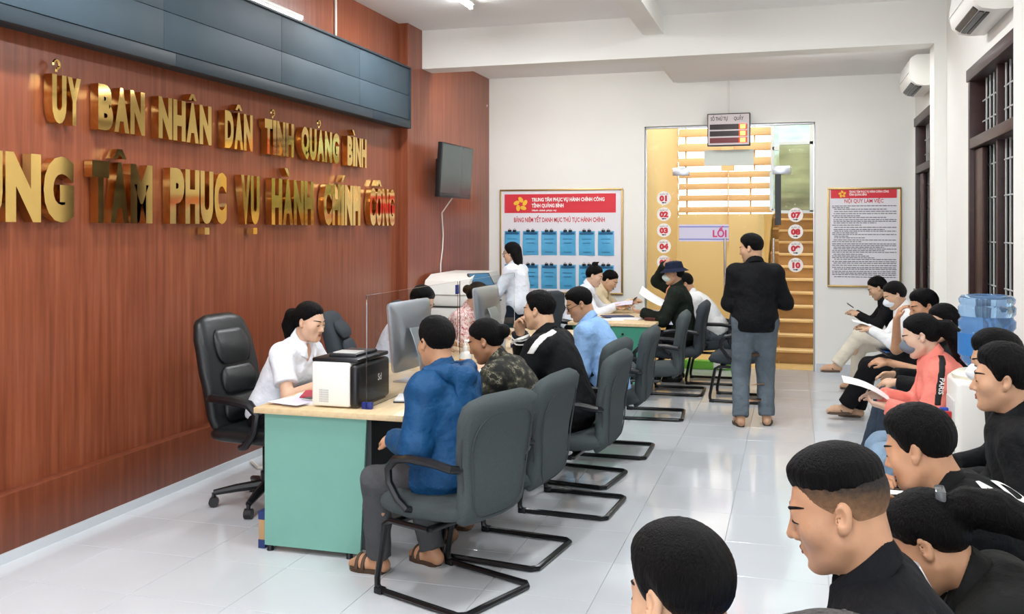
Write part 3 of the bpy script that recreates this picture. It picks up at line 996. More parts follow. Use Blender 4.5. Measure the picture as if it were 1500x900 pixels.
# ------------------------------------------------------------------ copier
cp = empty('copier', (-3.45, 9.85, 0), 0, 'large off white office copier against the wood wall', 'copier')
MB().box((-0.26, -0.55, 0.06), (0.26, 0.55, 0.86), 0.02, 2).build('body', WHITEP, cp)
for i, (z0, z1) in enumerate(((0.1, 0.32), (0.26, 0.56), (0.58, 0.8))):
    MB().box((0.255, -0.5, z0), (0.272, 0.5, z1), 0.006).build('paper_drawer', mat('copier drawer', 'D9D8D2', 0.4), cp)
MB().box((-0.26, -0.55, 0.865), (0.26, 0.55, 0.99), 0.02, 2).build('scanner_unit', WHITEP, cp)
MB().box((-0.255, -0.552, 0.855), (0.265, 0.552, 0.868), 0.001).build('shadow_gap', DGREY, cp)
prof = [(-0.56, 0.99), (0.56, 0.99), (0.53, 1.16), (0.44, 1.2), (-0.33, 1.19), (-0.5, 1.13)]
MB().loft([[Vector((x, y, z)) for y, z in prof] for x in (-0.25, 0.24)]).build('document_feeder', WHITEP, cp, ang=30)
MB().box((0.243, -0.42, 1.05), (0.255, 0.40, 1.075), 0.003).build('feeder_slot', LGREY, cp)
o = MB().box((-0.09, -0.14, -0.012), (0.09, 0.14, 0.012), 0.006).build('control_panel', DGREY, cp)
o.location = (0.30, -0.3, 1.13)
o.rotation_euler = (0, R(50), R(-35))
o = MB().box((-0.075, -0.12, 0.012), (0.075, 0.12, 0.014), 0).build('control_screen', mat('control screen', '3C6C8C', 0.15), cp)
o.location = (0.30, -0.3, 1.13)
o.rotation_euler = (0, R(50), R(-35))
MB().box((0.25, -0.5, 0.9), (0.42, -0.1, 1.04), 0.02).build('side_shelf', WHITEP, cp)
for x in (-0.2, 0.2):
    for y in (-0.48, 0.48):
        MB().tube([(x, y - 0.02, 0.03), (x, y + 0.02, 0.03)], 0.03, 10).build('caster', BLACKP, cp)

# ------------------------------------------------------------------ chairs
def pad(fn, nu=20, nv=18):
    return MB().loft([[Vector(fn(i / nu, 2 * PI * j / nv)) for j in range(nv)] for i in range(nu + 1)])


def sgn(v, e):
    return math.copysign(abs(v) ** e, v)


def back_fn(z0, z1, wfun, yfun, tfun):
    def fn(u, a):
        z = z0 + (z1 - z0) * u
        return (wfun(u) * sgn(math.cos(a), 0.55), yfun(u) + tfun(u) * sgn(math.sin(a), 0.7), z)
    return fn


def tw(tab, u):
    xs, ys = zip(*tab)
    return float(np.interp(u, xs, ys))


def visitor_chair(fab):
    t = empty('visitor_chair', (0, 0, 0))
    # seat pad
    def seat(u, a):
        y = -0.25 + 0.53 * u
        w = tw([(0, .16), (.04, .21), (.15, .235), (.8, .25), (.94, .235), (1, .17)], u)
        th = tw([(0, .012), (.05, .04), (.2, .055), (.85, .055), (.95, .045), (1, .012)], u)
        zc = tw([(0, .44), (.6, .41), (.9, .42), (1, .405)], u)
        return (w * sgn(math.cos(a), .45), y, zc + th * sgn(math.sin(a), .6))
    pad(seat).build('seat', fab, t, ang=80)
    W = [(0, .14), (.05, .20), (.15, .218), (.35, .21), (.6, .238), (.82, .255), (.93, .24), (.98, .20), (1, .14)]
    Yc = [(0, -.18), (.12, -.22), (.3, -.225), (.5, -.23), (.75, -.255), (.9, -.275), (1, -.29)]
    T = [(0, .012), (.06, .04), (.3, .052), (.7, .05), (.84, .058), (.93, .056), (.98, .03), (1, .01)]
    pad(back_fn(.36, .945, lambda u: tw(W, u), lambda u: tw(Yc, u), lambda u: tw(T, u)), 26, 20).build('backrest', fab, t, ang=80)
    # thicker roll on the front face of the headrest
    W2 = [(0, .10), (.2, .195), (.8, .20), (1, .11)]
    pad(back_fn(.77, .925, lambda u: tw(W2, u), lambda u: -.235 - .035 * u, lambda u: .012 + .04 * math.sin(PI * u)), 10, 16).build('head_roll', fab, t, ang=80)
    pts = []
    for q in range(40):
        a = 2 * PI * q / 40
        u = .5 + .47 * sgn(math.sin(a), .8)
        pts.append((1.005 * tw(W, u) * sgn(math.cos(a), .5), tw(Yc, u) - .012, .36 + .585 * u))
    MB().tube(pts, 0.0055, 6, closed=True).build('piping', GREYPIPE, t)
    pts = []
    for q in range(40):
        a = 2 * PI * q / 40
        u = .46 + .40 * sgn(math.sin(a), .7)
        pts.append((.86 * tw(W, u) * sgn(math.cos(a), .5), tw(Yc, u) - tw(T, u) * .93, .36 + .585 * u))
    MB().tube(pts, 0.004, 5, closed=True).build('back_seam', GREYPIPE, t)
    for s in (-1, 1):
        p = [(s * .215, -.235, .63), (s * .265, -.22, .64), (s * .278, -.12, .655), (s * .28, .02, .655), (s * .28, .10, .64), (s * .28, .145, .595), (s * .278, .14, .53), (s * .272, .09, .46), (s * .262, .05, .425), (s * .23, .04, .415)]
        MB().tube(p, [.016, .019, .02, .02, .02, .019, .018, .018, .018, .016], 8).build('armrest', BLACKP, t)
    pts = []
    def arc(c, r, a0, a1, f, n=4):
        return [f(c[0] + r * math.cos(R(a0 + (a1 - a0) * k / n)), c[1] + r * math.sin(R(a0 + (a1 - a0) * k / n))) for k in range(n + 1)]
    left = [(-.235, -.06, .345), (-.24, .17, .345), (-.24, .205, .325)] + [(-.24, .255, .07), (-.24, .255, .035), (-.24, .235, .016)]
    rear = [(-.24, -.235, .016), (-.215, -.262, .016)]
    half = left + rear
    full = half + [(-x, y, z) for x, y, z in half[::-1]]
    MB().tube(full, 0.0145, 8).build('sled_base', BLACKM, t)
    MB().box((-.235, -.08, .335), (.235, -.04, .355), .004).box((-.235, .12, .335), (.235, .16, .355), .004).build('seat_support', BLACKM, t)
    for s in (-1, 1):
        MB().box((s * .24 - .018, .215, 0.0), (s * .24 + .018, .262, .03), .004).build('glide', BLACKP, t)
    return t


VC = visitor_chair(GREYFAB)
chair_specs = [  # x, y, facing angle (deg, direction the sitter looks), label
    (-1.50, 4.15, 158, 'grey cloth cantilever chair holding the man in blue jacket'),
    (-1.42, 4.74, 172, 'grey cloth cantilever chair holding the woman in camouflage'),
    (-1.27, 5.62, 176, 'grey cloth cantilever chair behind man in black and white jacket'),
    (-1.38, 6.27, 172, 'grey cloth cantilever chair behind man in light blue shirt'),
    (-1.29, 7.10, 180, 'empty grey cantilever chair beyond the man in light blue shirt'),
    (-1.20, 8.55, 184, 'empty grey cantilever chair next to the deep green desk'),
    (-0.50, 9.60, 176, 'empty slate cantilever chair beside the standing man'),
    (-0.85, 10.62, 180, 'slate cantilever chair holding the person in white shirt near door'),
    (-1.14, 9.85, 180, 'slate cantilever chair holding the person in bucket hat'),
]
for i, (x, y, a, lb) in enumerate(chair_specs):
    o = VC if i == 0 else copy_tree(VC)
    o.location = (x, y, 0)
    o.rotation_euler = (0, 0, R(a - 90))
    tag(o, lb, 'chair', 'cantilever visitor chairs')
    if 'slate' in lb:
        for ch in o.children:
            if ch.name.split('.')[0] in ('seat', 'backrest', 'head_roll'):
                ch.data = ch.data.copy()
                ch.data.materials[0] = GREYFAB2


def office_chair(name, loc, ang, m, label, H=1.14):
    t = empty(name, loc, R(ang - 90), label, 'chair')
    def seat(u, a):
        y = -0.26 + 0.53 * u
        w = tw([(0, .17), (.05, .23), (.2, .26), (.85, .26), (.95, .23), (1, .17)], u)
        th = tw([(0, .012), (.08, .045), (.9, .05), (1, .012)], u)
        return (w * sgn(math.cos(a), .45), y, .445 + th * sgn(math.sin(a), .6))
    pad(seat).build('seat', m, t, ang=80)
    W = [(0, .17), (.05, .21), (.2, .235), (.55, .255), (.8, .245), (.93, .215), (.98, .18), (1, .12)]
    Yc = [(0, -.20), (.15, -.24), (.4, -.26), (.7, -.31), (1, -.375)]
    T = [(0, .012), (.06, .05), (.4, .06), (.8, .055), (.95, .045), (1, .01)]
    pad(back_fn(.42, H, lambda u: tw(W, u), lambda u: tw(Yc, u), lambda u: tw(T, u)), 26, 20).build('backrest', m, t, ang=80)
    for z0, z1, y0, y1 in ((.50, .66, -.165, -.185), (.67, .83, -.18, -.21), (.85, .86 + (H - .9) * .8, -.215, -.285)):
        pad(back_fn(z0, z1, lambda u: .155 * (1 - .25 * abs(2 * u - 1) ** 3), lambda u: y0 + (y1 - y0) * u - .012, lambda u: .006 + .026 * math.sin(PI * u)), 8, 14).build('back_cushion', m, t, ang=80)
    for s in (-1, 1):
        p = [(s * .245, -.23, .66), (s * .29, -.17, .675), (s * .30, .0, .67), (s * .30, .10, .655), (s * .30, .155, .6), (s * .295, .13, .5), (s * .285, .06, .41), (s * .25, .0, .39)]
        MB().tube(p, [.02, .027, .029, .029, .026, .023, .022, .02], 8).build('armrest', BLACKP, t)
    MB().tube([(0, 0, .40), (0, 0, .12)], .028, 12).tube([(0, 0, .2), (0, 0, .1)], .04, 12).build('gas_column', BLACKP, t)
    for k in range(5):
        a = 2 * PI * k / 5 + .3
        d = Vector((math.cos(a), math.sin(a), 0))
        lg = MB().tube([d * .03 + Vector((0, 0, .12)), d * .18 + Vector((0, 0, .105)), d * .31 + Vector((0, 0, .085))], [.03, .025, .018], 8).build('leg', BLACKP, t)
        n = Vector((-d.y, d.x, 0))
        MB().tube([d * .31 - n * .022 + Vector((0, 0, .03)), d * .31 + n * .022 + Vector((0, 0, .03))], .03, 12).tube([d * .31 + Vector((0, 0, .03)), d * .31 + Vector((0, 0, .085))], .012, 8).build('caster', BLACKP, lg)
    return t
office_chair('office_chair', (-3.06, 5.14, 0), -6, LEATHER, 'high backed black leather office chair of the front clerk')
office_chair('office_chair', (-3.03, 6.66, 0), 12, GREYFAB2, 'grey office chair behind the clerk bending over the desk', 1.04)
office_chair('office_chair', (-2.86, 7.54, 0), 8, GREYFAB2, 'grey office chair behind the clerk in floral blouse', 1.06)
office_chair('office_chair', (-2.62, 9.3, 0), 150, GREYFAB2, 'dark grey office chair in front of the blue sheets', 1.06)
office_chair('office_chair', (-2.42, 10.40, 0), 4, GREYFAB2, 'dark grey office chair under the top bun clerk', 0.9)
office_chair('office_chair', (-2.42, 10.97, 0), 0, GREYFAB2, 'dark grey office chair under the beige blouse woman', 0.9)

# ------------------------------------------------------------------ floor level details on the left
tk = empty('trunking_box', (-3.77, at(322, 600, X=-3.77).y, 0), 0, 'white cable trunking with a socket box on the wood wall', 'trunking')
MB().box((0, -0.03, 0.34), (0.025, 0.03, 0.62), 0.003).build('duct', WHITEP, tk)
MB().box((0, -0.055, 0.56), (0.035, 0.055, 0.66), 0.005).build('socket_box', WHITEP, tk)
c = MB().tube([(-3.70, 6.0, 0.012), (-3.55, 5.85, 0.012), (-3.45, 5.9, 0.012), (-3.35, 6.05, 0.012), (-3.3, 6.2, 0.012)], 0.012, 6).build('floor_cable', CABLE_W)
tag(c, 'pale cable lying on the floor by the skirting', 'cable')
c = MB().tube([(-3.22, 5.5, 0.30), (-3.2, 5.55, 0.16), (-3.28, 5.62, 0.05), (-3.38, 5.6, 0.01), (-3.32, 5.5, 0.01), (-3.2, 5.55, 0.02), (-3.1, 5.7, 0.012)], 0.006, 6).build('floor_cable', CABLE_K)
tag(c, 'black cable dangling and looping behind black chair', 'cable')
cb = empty('small_carton', (-2.665, 4.47, 0), 0, 'small blue and brown carton at the foot of the front desk', 'carton')
MB().box((-0.01, -0.06, 0), (0.025, 0.06, 0.19), 0.002).build('box_body', mat('carton kraft', 'B8946A', 0.7), cb)
box('blue_band', (-0.012, -0.062, 0.0), (0.026, 0.062, 0.045), mat('carton blue', '23356B', 0.6), cb)
box('blue_band', (-0.012, -0.062, 0.15), (0.026, 0.062, 0.192), MATS['carton blue'], cb)

# ------------------------------------------------------------------ water dispenser and bottle
wd = empty('water_dispenser', (0.88, 4.98, 0), 0, 'white water dispenser cabinet beside the waiting seats', 'water dispenser')
MB().box((-0.155, -0.16, 0.02), (0.155, 0.16, 0.96), 0.025, 3).build('cabinet', WHITEP, wd)
MB().lathe([(0.001, 0.955), (0.15, 0.955), (0.155, 0.975), (0.13, 0.992), (0.001, 0.992)], 24).build('bottle_collar', mat('collar ivory', 'E9E4CF', 0.4), wd)
MB().box((-0.162, -0.11, 0.62), (-0.15, 0.11, 0.86), 0.004).build('tap_recess', LGREY, wd)
for y, m in ((-0.05, mat('tap red', 'B02020', 0.4)), (0.05, mat('tap blue', '2040A0', 0.4))):
    MB().box((-0.20, y - 0.015, 0.76), (-0.16, y + 0.015, 0.80), 0.005).build('tap', m, wd)
for x in (-0.12, 0.12):
    for y in (-0.12, 0.12):
        MB().lathe([(0.001, 0), (0.02, 0), (0.02, 0.02), (0.001, 0.02)], 10, (x, y, 0)).build('foot', BLACKP, wd)
wbt = empty('water_bottle', (0.88, 4.98, 0.987), 0, 'large ribbed blue water bottle upturned on the white dispenser', 'water bottle')
prof = [(0.03, 0.008), (0.07, 0.01), (0.10, 0.03), (0.128, 0.06)]
z = 0.07
for i in range(4):
    prof += [(0.126, z), (0.138, z + 0.014), (0.139, z + 0.045), (0.127, z + 0.058)]
    z += 0.066
prof += [(0.134, z), (0.136, z + 0.02), (0.122, z + 0.035), (0.10, z + 0.038), (0.09, z + 0.02), (0.001, z + 0.018)]
MB().lathe([(0.001, 0.008)] + prof, 32).build('bottle_body', WATERB, wbt, ang=60)
MB().lathe([(0.001, 0.012), (0.09, 0.03), (0.118, 0.07), (0.118, 0.27), (0.001, 0.27)], 24).build('water', mat('water blue', '8DBBE6', 0.05, trans=0.85, ior=1.33), wbt)
lb = []
for q in range(8):
    a = R(176 + 10 * q)
    lb.append((math.cos(a) * 0.1405, math.sin(a) * 0.1405))
mb = MB()
for (xa, ya), (xb, yb2) in zip(lb[:-1], lb[1:]):
    mb.quad((xa, ya, 0.085), (xb, yb2, 0.085), (xb, yb2, 0.19), (xa, ya, 0.19))
mb.build('label_sheet', mat('bottle label', '3A78B8', 0.4), wbt)
wbt.scale = (0.9, 0.9, 0.98)

# ------------------------------------------------------------------ waiting seats (blue shells on steel legs) along the window wall
def waiting_seat(loc, ang, label):
    t = empty('waiting_chair', loc, R(ang - 90), label, 'chair', 'blue waiting chairs')
    def shell(u, v):
        x = (u - .5) * .44
        s = v
        if s < .5:
            q = s / .5
            y, z = .20 - .38 * q, .43 - .025 * math.sin(PI * q)
        else:
            q = (s - .5) / .5
            y, z = -.18 - .09 * q, .43 + .36 * q
        y += .03 * (2 * u - 1) ** 2 * (1 if s > .5 else 0)
        z += .015 * (2 * u - 1) ** 2 * (1 if s < .5 else 0)
        return (x, y, z)
    mb = MB()
    mb.grid(shell, 8, 14)
    bm = mb.bm
    bmesh.ops.recalc_face_normals(bm, faces=bm.faces[:])
    bmesh.ops.solidify(bm, geom=bm.faces[:], thickness=0.012)
    mb.build('seat_shell', BLUESEAT, t, ang=60)
    for sx in (-1, 1):
        for sy in (-1, 1):
            MB().tube([(sx * .15, sy * .12 - .02, .415), (sx * .19, sy * .19 - .02, 0.0)], .012, 8).build('leg', CHROME, t)
    return t

# ------------------------------------------------------------------ people: implicit surfaces meshed with surface nets
I3 = np.eye(3)


def smin(a, b, k):
    h = np.maximum(k - np.abs(a - b), 0) / k
    return np.minimum(a, b) - h * h * k * 0.25


class Prim:
    __slots__ = ('f', 'c', 'r', 'k', 'cuts', 'op')

    def __init__(s, f, c, r, k, cuts=(), op=1):
        s.f, s.c, s.r, s.k, s.cuts, s.op = f, np.asarray(c, float), float(r), k, cuts, op


def ell(c, r, A=I3, k=0.03, cuts=(), op=1):
    c = np.asarray(c, np.float32)
    r = np.asarray(r, np.float32)
    AT = np.ascontiguousarray(A.T, dtype=np.float32)

    def f(P):
        q = (P - c) @ AT
        k0 = np.sqrt(((q / r) ** 2).sum(1)) + 1e-9
        k1 = np.sqrt(((q / (r * r)) ** 2).sum(1)) + 1e-9
        return k0 * (k0 - 1) / k1
    return Prim(f, c, r.max(), k, cuts, op)


def cone(a, b, ra, rb, k=0.03, cuts=(), op=1):
    a = np.asarray(a, np.float32)
    b = np.asarray(b, np.float32)
    ba = b - a
    L2 = float(ba @ ba) + 1e-9

    def f(P):
        pa = P - a
        h = np.clip(pa @ ba / L2, 0, 1)
        return np.linalg.norm(pa - h[:, None] * ba, axis=1) - (ra + (rb - ra) * h)
    return Prim(f, (a + b) / 2, math.sqrt(L2) / 2 + max(ra, rb), k, cuts, op)


class Group:
    """primitives that only matter inside one ball"""

    def __init__(s, prims):
        s.prims = prims
        L = np.array([p.c - p.r for p in prims])
        H = np.array([p.c + p.r for p in prims])
        s.c = (L.min(0) + H.max(0)) / 2
        s.r = float(np.linalg.norm(H.max(0) - L.min(0)) / 2)
        s.op = 1


def apply_prims(prims, P, d):
    for p in prims:
        q = P - p.c.astype(np.float32)
        idx = np.nonzero(np.einsum('ij,ij->i', q, q) < (p.r + 0.085) ** 2)[0]
        if not len(idx):
            continue
        Q = P[idx]
        if isinstance(p, Group):
            d[idx] = apply_prims(p.prims, Q, d[idx])
            continue
        e = p.f(Q)
        for c, n in p.cuts:
            e = np.maximum(e, (Q - c) @ n)
        if p.op > 0:
            d[idx] = smin(d[idx], e, p.k)
        else:
            d[idx] = -smin(-d[idx], e, p.k)
    return d


def sdf(prims, P, disp=None):
    P = np.asarray(P, np.float32)
    d = apply_prims(prims, P, np.full(len(P), 9.0, np.float32))
    if disp is not None:
        m = np.abs(d) < 0.08
        d[m] -= disp(P[m])
    return d


EDG = [(0, 1), (2, 3), (4, 5), (6, 7), (0, 2), (1, 3), (4, 6), (5, 7), (0, 4), (1, 5), (2, 6), (3, 7)]
CRN = np.array([[0, 0, 0], [1, 0, 0], [0, 1, 0], [1, 1, 0], [0, 0, 1], [1, 0, 1], [0, 1, 1], [1, 1, 1]])


def surface(fn, lo, hi, res):
    lo = np.asarray(lo, float) - 3 * res
    hi = np.asarray(hi, float) + 3 * res
    m = np.ceil((hi - lo) / (4 * res)).astype(int) + 1
    g = np.stack(np.meshgrid(*[np.arange(n) for n in m], indexing='ij'), -1).reshape(-1, 3)
    ctr = lo + (g * 4 + 1.5) * res
    dc = fn(ctr)
    act = np.nonzero(np.abs(dc) < res * 3.5 * 1.45 + 0.008)[0]
    D = np.repeat(dc[:, None], 64, 1).astype(np.float32)
    off = np.stack(np.meshgrid(range(4), range(4), range(4), indexing='ij'), -1).reshape(-1, 3)
    P = lo + ((g[act] * 4)[:, None, :] + off[None]).reshape(-1, 3) * res
    D[act] = fn(P).reshape(-1, 64)
    D = D.reshape(m[0], m[1], m[2], 4, 4, 4).transpose(0, 3, 1, 4, 2, 5).reshape(m[0] * 4, m[1] * 4, m[2] * 4)
    ins = D < 0
    cnt = np.zeros(np.array(D.shape) - 1, np.int8)
    for c in CRN:
        cnt += ins[c[0]:ins.shape[0] - 1 + c[0], c[1]:ins.shape[1] - 1 + c[1], c[2]:ins.shape[2] - 1 + c[2]]
    cells = np.argwhere((cnt > 0) & (cnt < 8))
    if not len(cells):
        return np.zeros((0, 3)), np.zeros((0, 4), int)
    vals = np.stack([D[cells[:, 0] + c[0], cells[:, 1] + c[1], cells[:, 2] + c[2]] for c in CRN], 1).astype(float)
    acc = np.zeros((len(cells), 3))
    n = np.zeros(len(cells))
    for a, b in EDG:
        va, vb = vals[:, a], vals[:, b]
        x = (va < 0) != (vb < 0)
        t = va / np.where(x, va - vb, 1)
        pt = CRN[a] + (CRN[b] - CRN[a]) * t[:, None]
        acc[x] += pt[x]
        n[x] += 1
    V = lo + (cells + acc / n[:, None]) * res
    idx = np.full(cnt.shape, -1, np.int32)
    idx[cells[:, 0], cells[:, 1], cells[:, 2]] = np.arange(len(cells))
    F = []
    for ax in range(3):
        sl0 = [slice(None)] * 3
        sl1 = [slice(None)] * 3
        sl0[ax], sl1[ax] = slice(0, -1), slice(1, None)
        A, B = ins[tuple(sl0)], ins[tuple(sl1)]
        e = np.argwhere(A != B)
        u, v = (ax + 1) % 3, (ax + 2) % 3
        e = e[(e[:, u] > 0) & (e[:, v] > 0) & (e[:, u] < cnt.shape[u]) & (e[:, v] < cnt.shape[v])]
        s = A[e[:, 0], e[:, 1], e[:, 2]]
        def q(du, dv):
            c = e.copy()
            c[:, u] -= du
            c[:, v] -= dv
            return idx[c[:, 0], c[:, 1], c[:, 2]]
        f = np.stack([q(1, 1), q(0, 1), q(0, 0), q(1, 0)], 1)
        f[~s] = f[~s][:, ::-1]
        F.append(f)
    F = np.concatenate(F)
    return V, F[(F >= 0).all(1)]


def np_mesh(name, V, F, m, parent):
    used = np.unique(F)
    mp = np.zeros(len(V), int)
    mp[used] = np.arange(len(used))
    V, F = V[used], mp[F]
    me = bpy.data.meshes.new(name)
    me.vertices.add(len(V))
    me.vertices.foreach_set('co', V.astype(np.float32).ravel())
    s = F == np.roll(F, 1, axis=1)                     # repeated corner: a triangle
    keep = ~s
    cnt = keep.sum(1)
    me.loops.add(int(cnt.sum()))
    me.loops.foreach_set('vertex_index', F[keep].astype(np.int32))
    me.polygons.add(len(F))
    me.polygons.foreach_set('loop_start', np.concatenate([[0], np.cumsum(cnt)[:-1]]).astype(np.int32))
    me.polygons.foreach_set('use_smooth', np.ones(len(F), bool))
    me.update(calc_edges=True)
    if not keep.all():
        me.validate()
    return link(name, me, m, parent)


def cluster(V, F, hid, cell=0.024):
    """merge vertices hidden deep under clothing into a coarse net, keeping the body in one piece"""
    key = np.floor(V / cell).astype(np.int64)
    fn = np.cross(V[F[:, 2]] - V[F[:, 0]], V[F[:, 3]] - V[F[:, 1]])
    vn = np.zeros_like(V)
    for k in range(4):
        for ax in range(3):
            vn[:, ax] += np.bincount(F[:, k], fn[:, ax], len(V))
    oct_ = (vn[:, 0] > 0) * 1 + (vn[:, 1] > 0) * 2 + (vn[:, 2] > 0) * 4
    code = (key[:, 0] * 73856093) ^ (key[:, 1] * 19349663) ^ (key[:, 2] * 83492791) ^ (oct_ * 2654435761)
    new = np.arange(len(V))
    h = np.nonzero(hid)[0]
    if not len(h):
        return V, F
    u, first, inv = np.unique(code[h], return_index=True, return_inverse=True)
    acc = np.zeros((len(u), 3))
    np.add.at(acc, inv, V[h])
    n = np.bincount(inv)
    V = V.copy()
    V[h[first]] = acc / n[:, None]
    new[h] = h[first][inv]
    F = new[F]
    s = np.sort(F, 1)
    nu = 1 + (np.diff(s, axis=1) != 0).sum(1)
    return V, F[nu >= 3]


def unit(v):
    v = np.asarray(v, float)
    return v / (np.linalg.norm(v) + 1e-9)


def ik(a, t, l1, l2, hint):
    a, t = np.asarray(a, float), np.asarray(t, float)
    d = t - a
    L = np.linalg.norm(d)
    if L > (l1 + l2) * 0.985:
        t = a + d / L * (l1 + l2) * 0.985
        d = t - a
        L = np.linalg.norm(d)
    u = d / L
    x = (l1 * l1 - l2 * l2 + L * L) / (2 * L)
    h = math.sqrt(max(l1 * l1 - x * x, 0))
    n = np.asarray(hint, float)
    n = unit(n - u * (n @ u))
    return a + u * x + n * h, t


def rot3(yaw, pitch, roll):
    """columns: right, forward, up.  yaw + turns left, pitch + looks down, roll + tips to the right"""
    return np.array((Matrix.Rotation(R(yaw), 3, 'Z') @ Matrix.Rotation(R(-pitch), 3, 'X') @ Matrix.Rotation(R(roll), 3, 'Y')))


def hand_prims(w, d, nrm, side, curl, S):
    """w wrist, d finger direction, nrm palm normal (the way the palm faces), side +1 right hand"""
    d = unit(d)
    nrm = unit(np.asarray(nrm, float) - d * (np.asarray(nrm, float) @ d))
    s = np.cross(nrm, d) * side          # towards the thumb
    out = [ell(w + d * 0.048 * S, (0.040 * S, 0.052 * S, 0.015 * S), np.array([s, d, nrm]), 0.02)]
    ln = [0.072, 0.08, 0.074, 0.058]
    for i in range(4):
        b = w + d * (0.085 - 0.006 * abs(i - 1.2)) * S + s * (0.030 - 0.020 * i) * S
        out.append(cone(w + d * 0.03 * S + s * (0.02 - 0.013 * i) * S, b, 0.011 * S, 0.010 * S, 0.012))
        a = 0.0
        p = b
        for f, rr in ((0.45, 0.0088), (0.32, 0.0080), (0.25, 0.0072)):
            a += R(curl)
            q = p + (d * math.cos(a) + nrm * math.sin(a)) * ln[i] * f * S
            out.append(cone(p, q, rr * S, (rr - 0.0006) * S, 0.004))
            p = q
    b = w + d * 0.025 * S + s * 0.026 * S
    q = b + unit(d * 0.75 + s * 0.65 + nrm * 0.25) * 0.045 * S
    out.append(cone(b, q, 0.014 * S, 0.0105 * S, 0.014))
    q2 = q + unit(d * 0.95 + s * 0.1 + nrm * 0.3) * 0.032 * S
    out.append(cone(q, q2, 0.0100 * S, 0.0080 * S, 0.004))
    return out


TONES = {'fair': (216, 178, 153), 'light': (212, 172, 145), 'medium': (206, 165, 134), 'sand': (200, 157, 125), 'olive': (195, 150, 118),
         'tan': (192, 143, 109), 'amber': (193, 145, 112), 'bronze': (182, 137, 105), 'brown': (164, 119, 89)}


def skin_mat(tone):
    return mat('skin ' + tone, TONES[tone], 0.48, var=0.06, vscale=(30, 30, 30), bump=0.05, bscale=(260, 260, 260), sss=0.06)


HAIR = mat('black hair', '060506', 0.5, var=0.4, vscale=(160, 160, 9), bump=0.8, bscale=(380, 380, 18), spec=0.16)
HAIRG = mat('greying hair', '3A3837', 0.45, var=0.5, vscale=(160, 160, 9), bump=0.45, bscale=(420, 420, 22), spec=0.3)
STUB = mat('shaved hair', (120, 86, 60), 0.75, bump=0.4, bscale=(500, 500, 500))
_nt = STUB.node_tree
_tc = _nt.nodes.new('ShaderNodeTexCoord')
_sp = _nt.nodes.new('ShaderNodeSeparateXYZ')
_nt.links.new(_tc.outputs['Generated'], _sp.inputs[0])
_nz = _nt.nodes.new('ShaderNodeTexNoise')
_nz.inputs['Scale'].default_value = 14
_nt.links.new(_tc.outputs['Generated'], _nz.inputs['Vector'])
_ad = _nt.nodes.new('ShaderNodeMath')
_ad.operation = 'MULTIPLY_ADD'
_ad.inputs[1].default_value = 0.22
_nt.links.new(_nz.outputs['Fac'], _ad.inputs[0])
_nt.links.new(_sp.outputs['Z'], _ad.inputs[2])
_rp = _nt.nodes.new('ShaderNodeValToRGB')
for _e, (_p, _c) in zip(_rp.color_ramp.elements, ((0.18, (172, 128, 92)), (0.72, (24, 19, 16)))):
    _e.position = _p
    _e.color = lin(_c)
_e = _rp.color_ramp.elements.new(0.46)
_e.color = lin((112, 82, 56))
_nt.links.new(_ad.outputs[0], _rp.inputs[0])
_nt.links.new(_rp.outputs[0], _nt.nodes['Principled BSDF'].inputs['Base Color'])
LIP = mat('lips', '94524A', 0.45)
EYEM = mat('eye dark', '120C0A', 0.2)
MASKW = mat('face mask white', 'E9EDF0', 0.8, bump=0.1, bscale=(60, 60, 200))
MASKG = mat('face mask pale green', 'C9DAD2', 0.8, bump=0.1, bscale=(60, 60, 200))
MASKD = mat('face mask grey', '6E7680', 0.8)


def cloth(name, h, rough=0.85, bump=0.25, var=0.05, sc=14):
    m = mat(name, h, rough, var=var, vscale=(9, 9, 9), bump=min(1.0, bump * 2.2), bscale=(sc, sc, sc), spec=0.25)
    m.node_tree.nodes['Bump'].inputs['Distance'].default_value = 0.03
    return m


def wrinkle(amp, seed=0.0):
    def f(P):
        x, y, z = P[:, 0], P[:, 1], P[:, 2]
        wx = 1.6 * np.sin(9 * y + 7 * z + seed) + 0.9 * np.sin(23 * x + 5 * z)
        a = np.abs(np.sin(17 * z + 9 * x + wx + seed))
        b = np.abs(np.sin(15 * y - 12 * z + 1.4 * np.sin(12 * x + seed) + 2 * seed))
        return amp * (1.7 * (0.62 - a ** 0.6) * 0.8 + 1.3 * (0.62 - b ** 0.7) + 0.5 * np.sin(61 * z - 33 * y + 3 * np.sin(17 * x)))
    return f


HL_SHORT = [(-.13, -.05), (-.085, -.062), (-.055, -.05), (-.035, -.02), (-.02, .012), (-.004, .022), (.008, -.008), (.022, .0), (.036, .03), (.05, .056), (.07, .070), (.12, .074)]
HL_TIED = [(-.13, -.045), (-.085, -.06), (-.055, -.055), (-.035, -.035), (-.015, .006), (.01, .012), (.03, .03), (.05, .055), (.07, .073), (.12, .078)]
HL_LONG = [(-.13, -.12), (-.05, -.12), (-.02, -.07), (.01, -.03), (.03, .01), (.05, .05), (.07, .07), (.12, .075)]
HL_TOP = [(-.13, .050), (-.06, .050), (0, .056), (.035, .062), (.06, .074), (.12, .076)]


class Person:
    pass


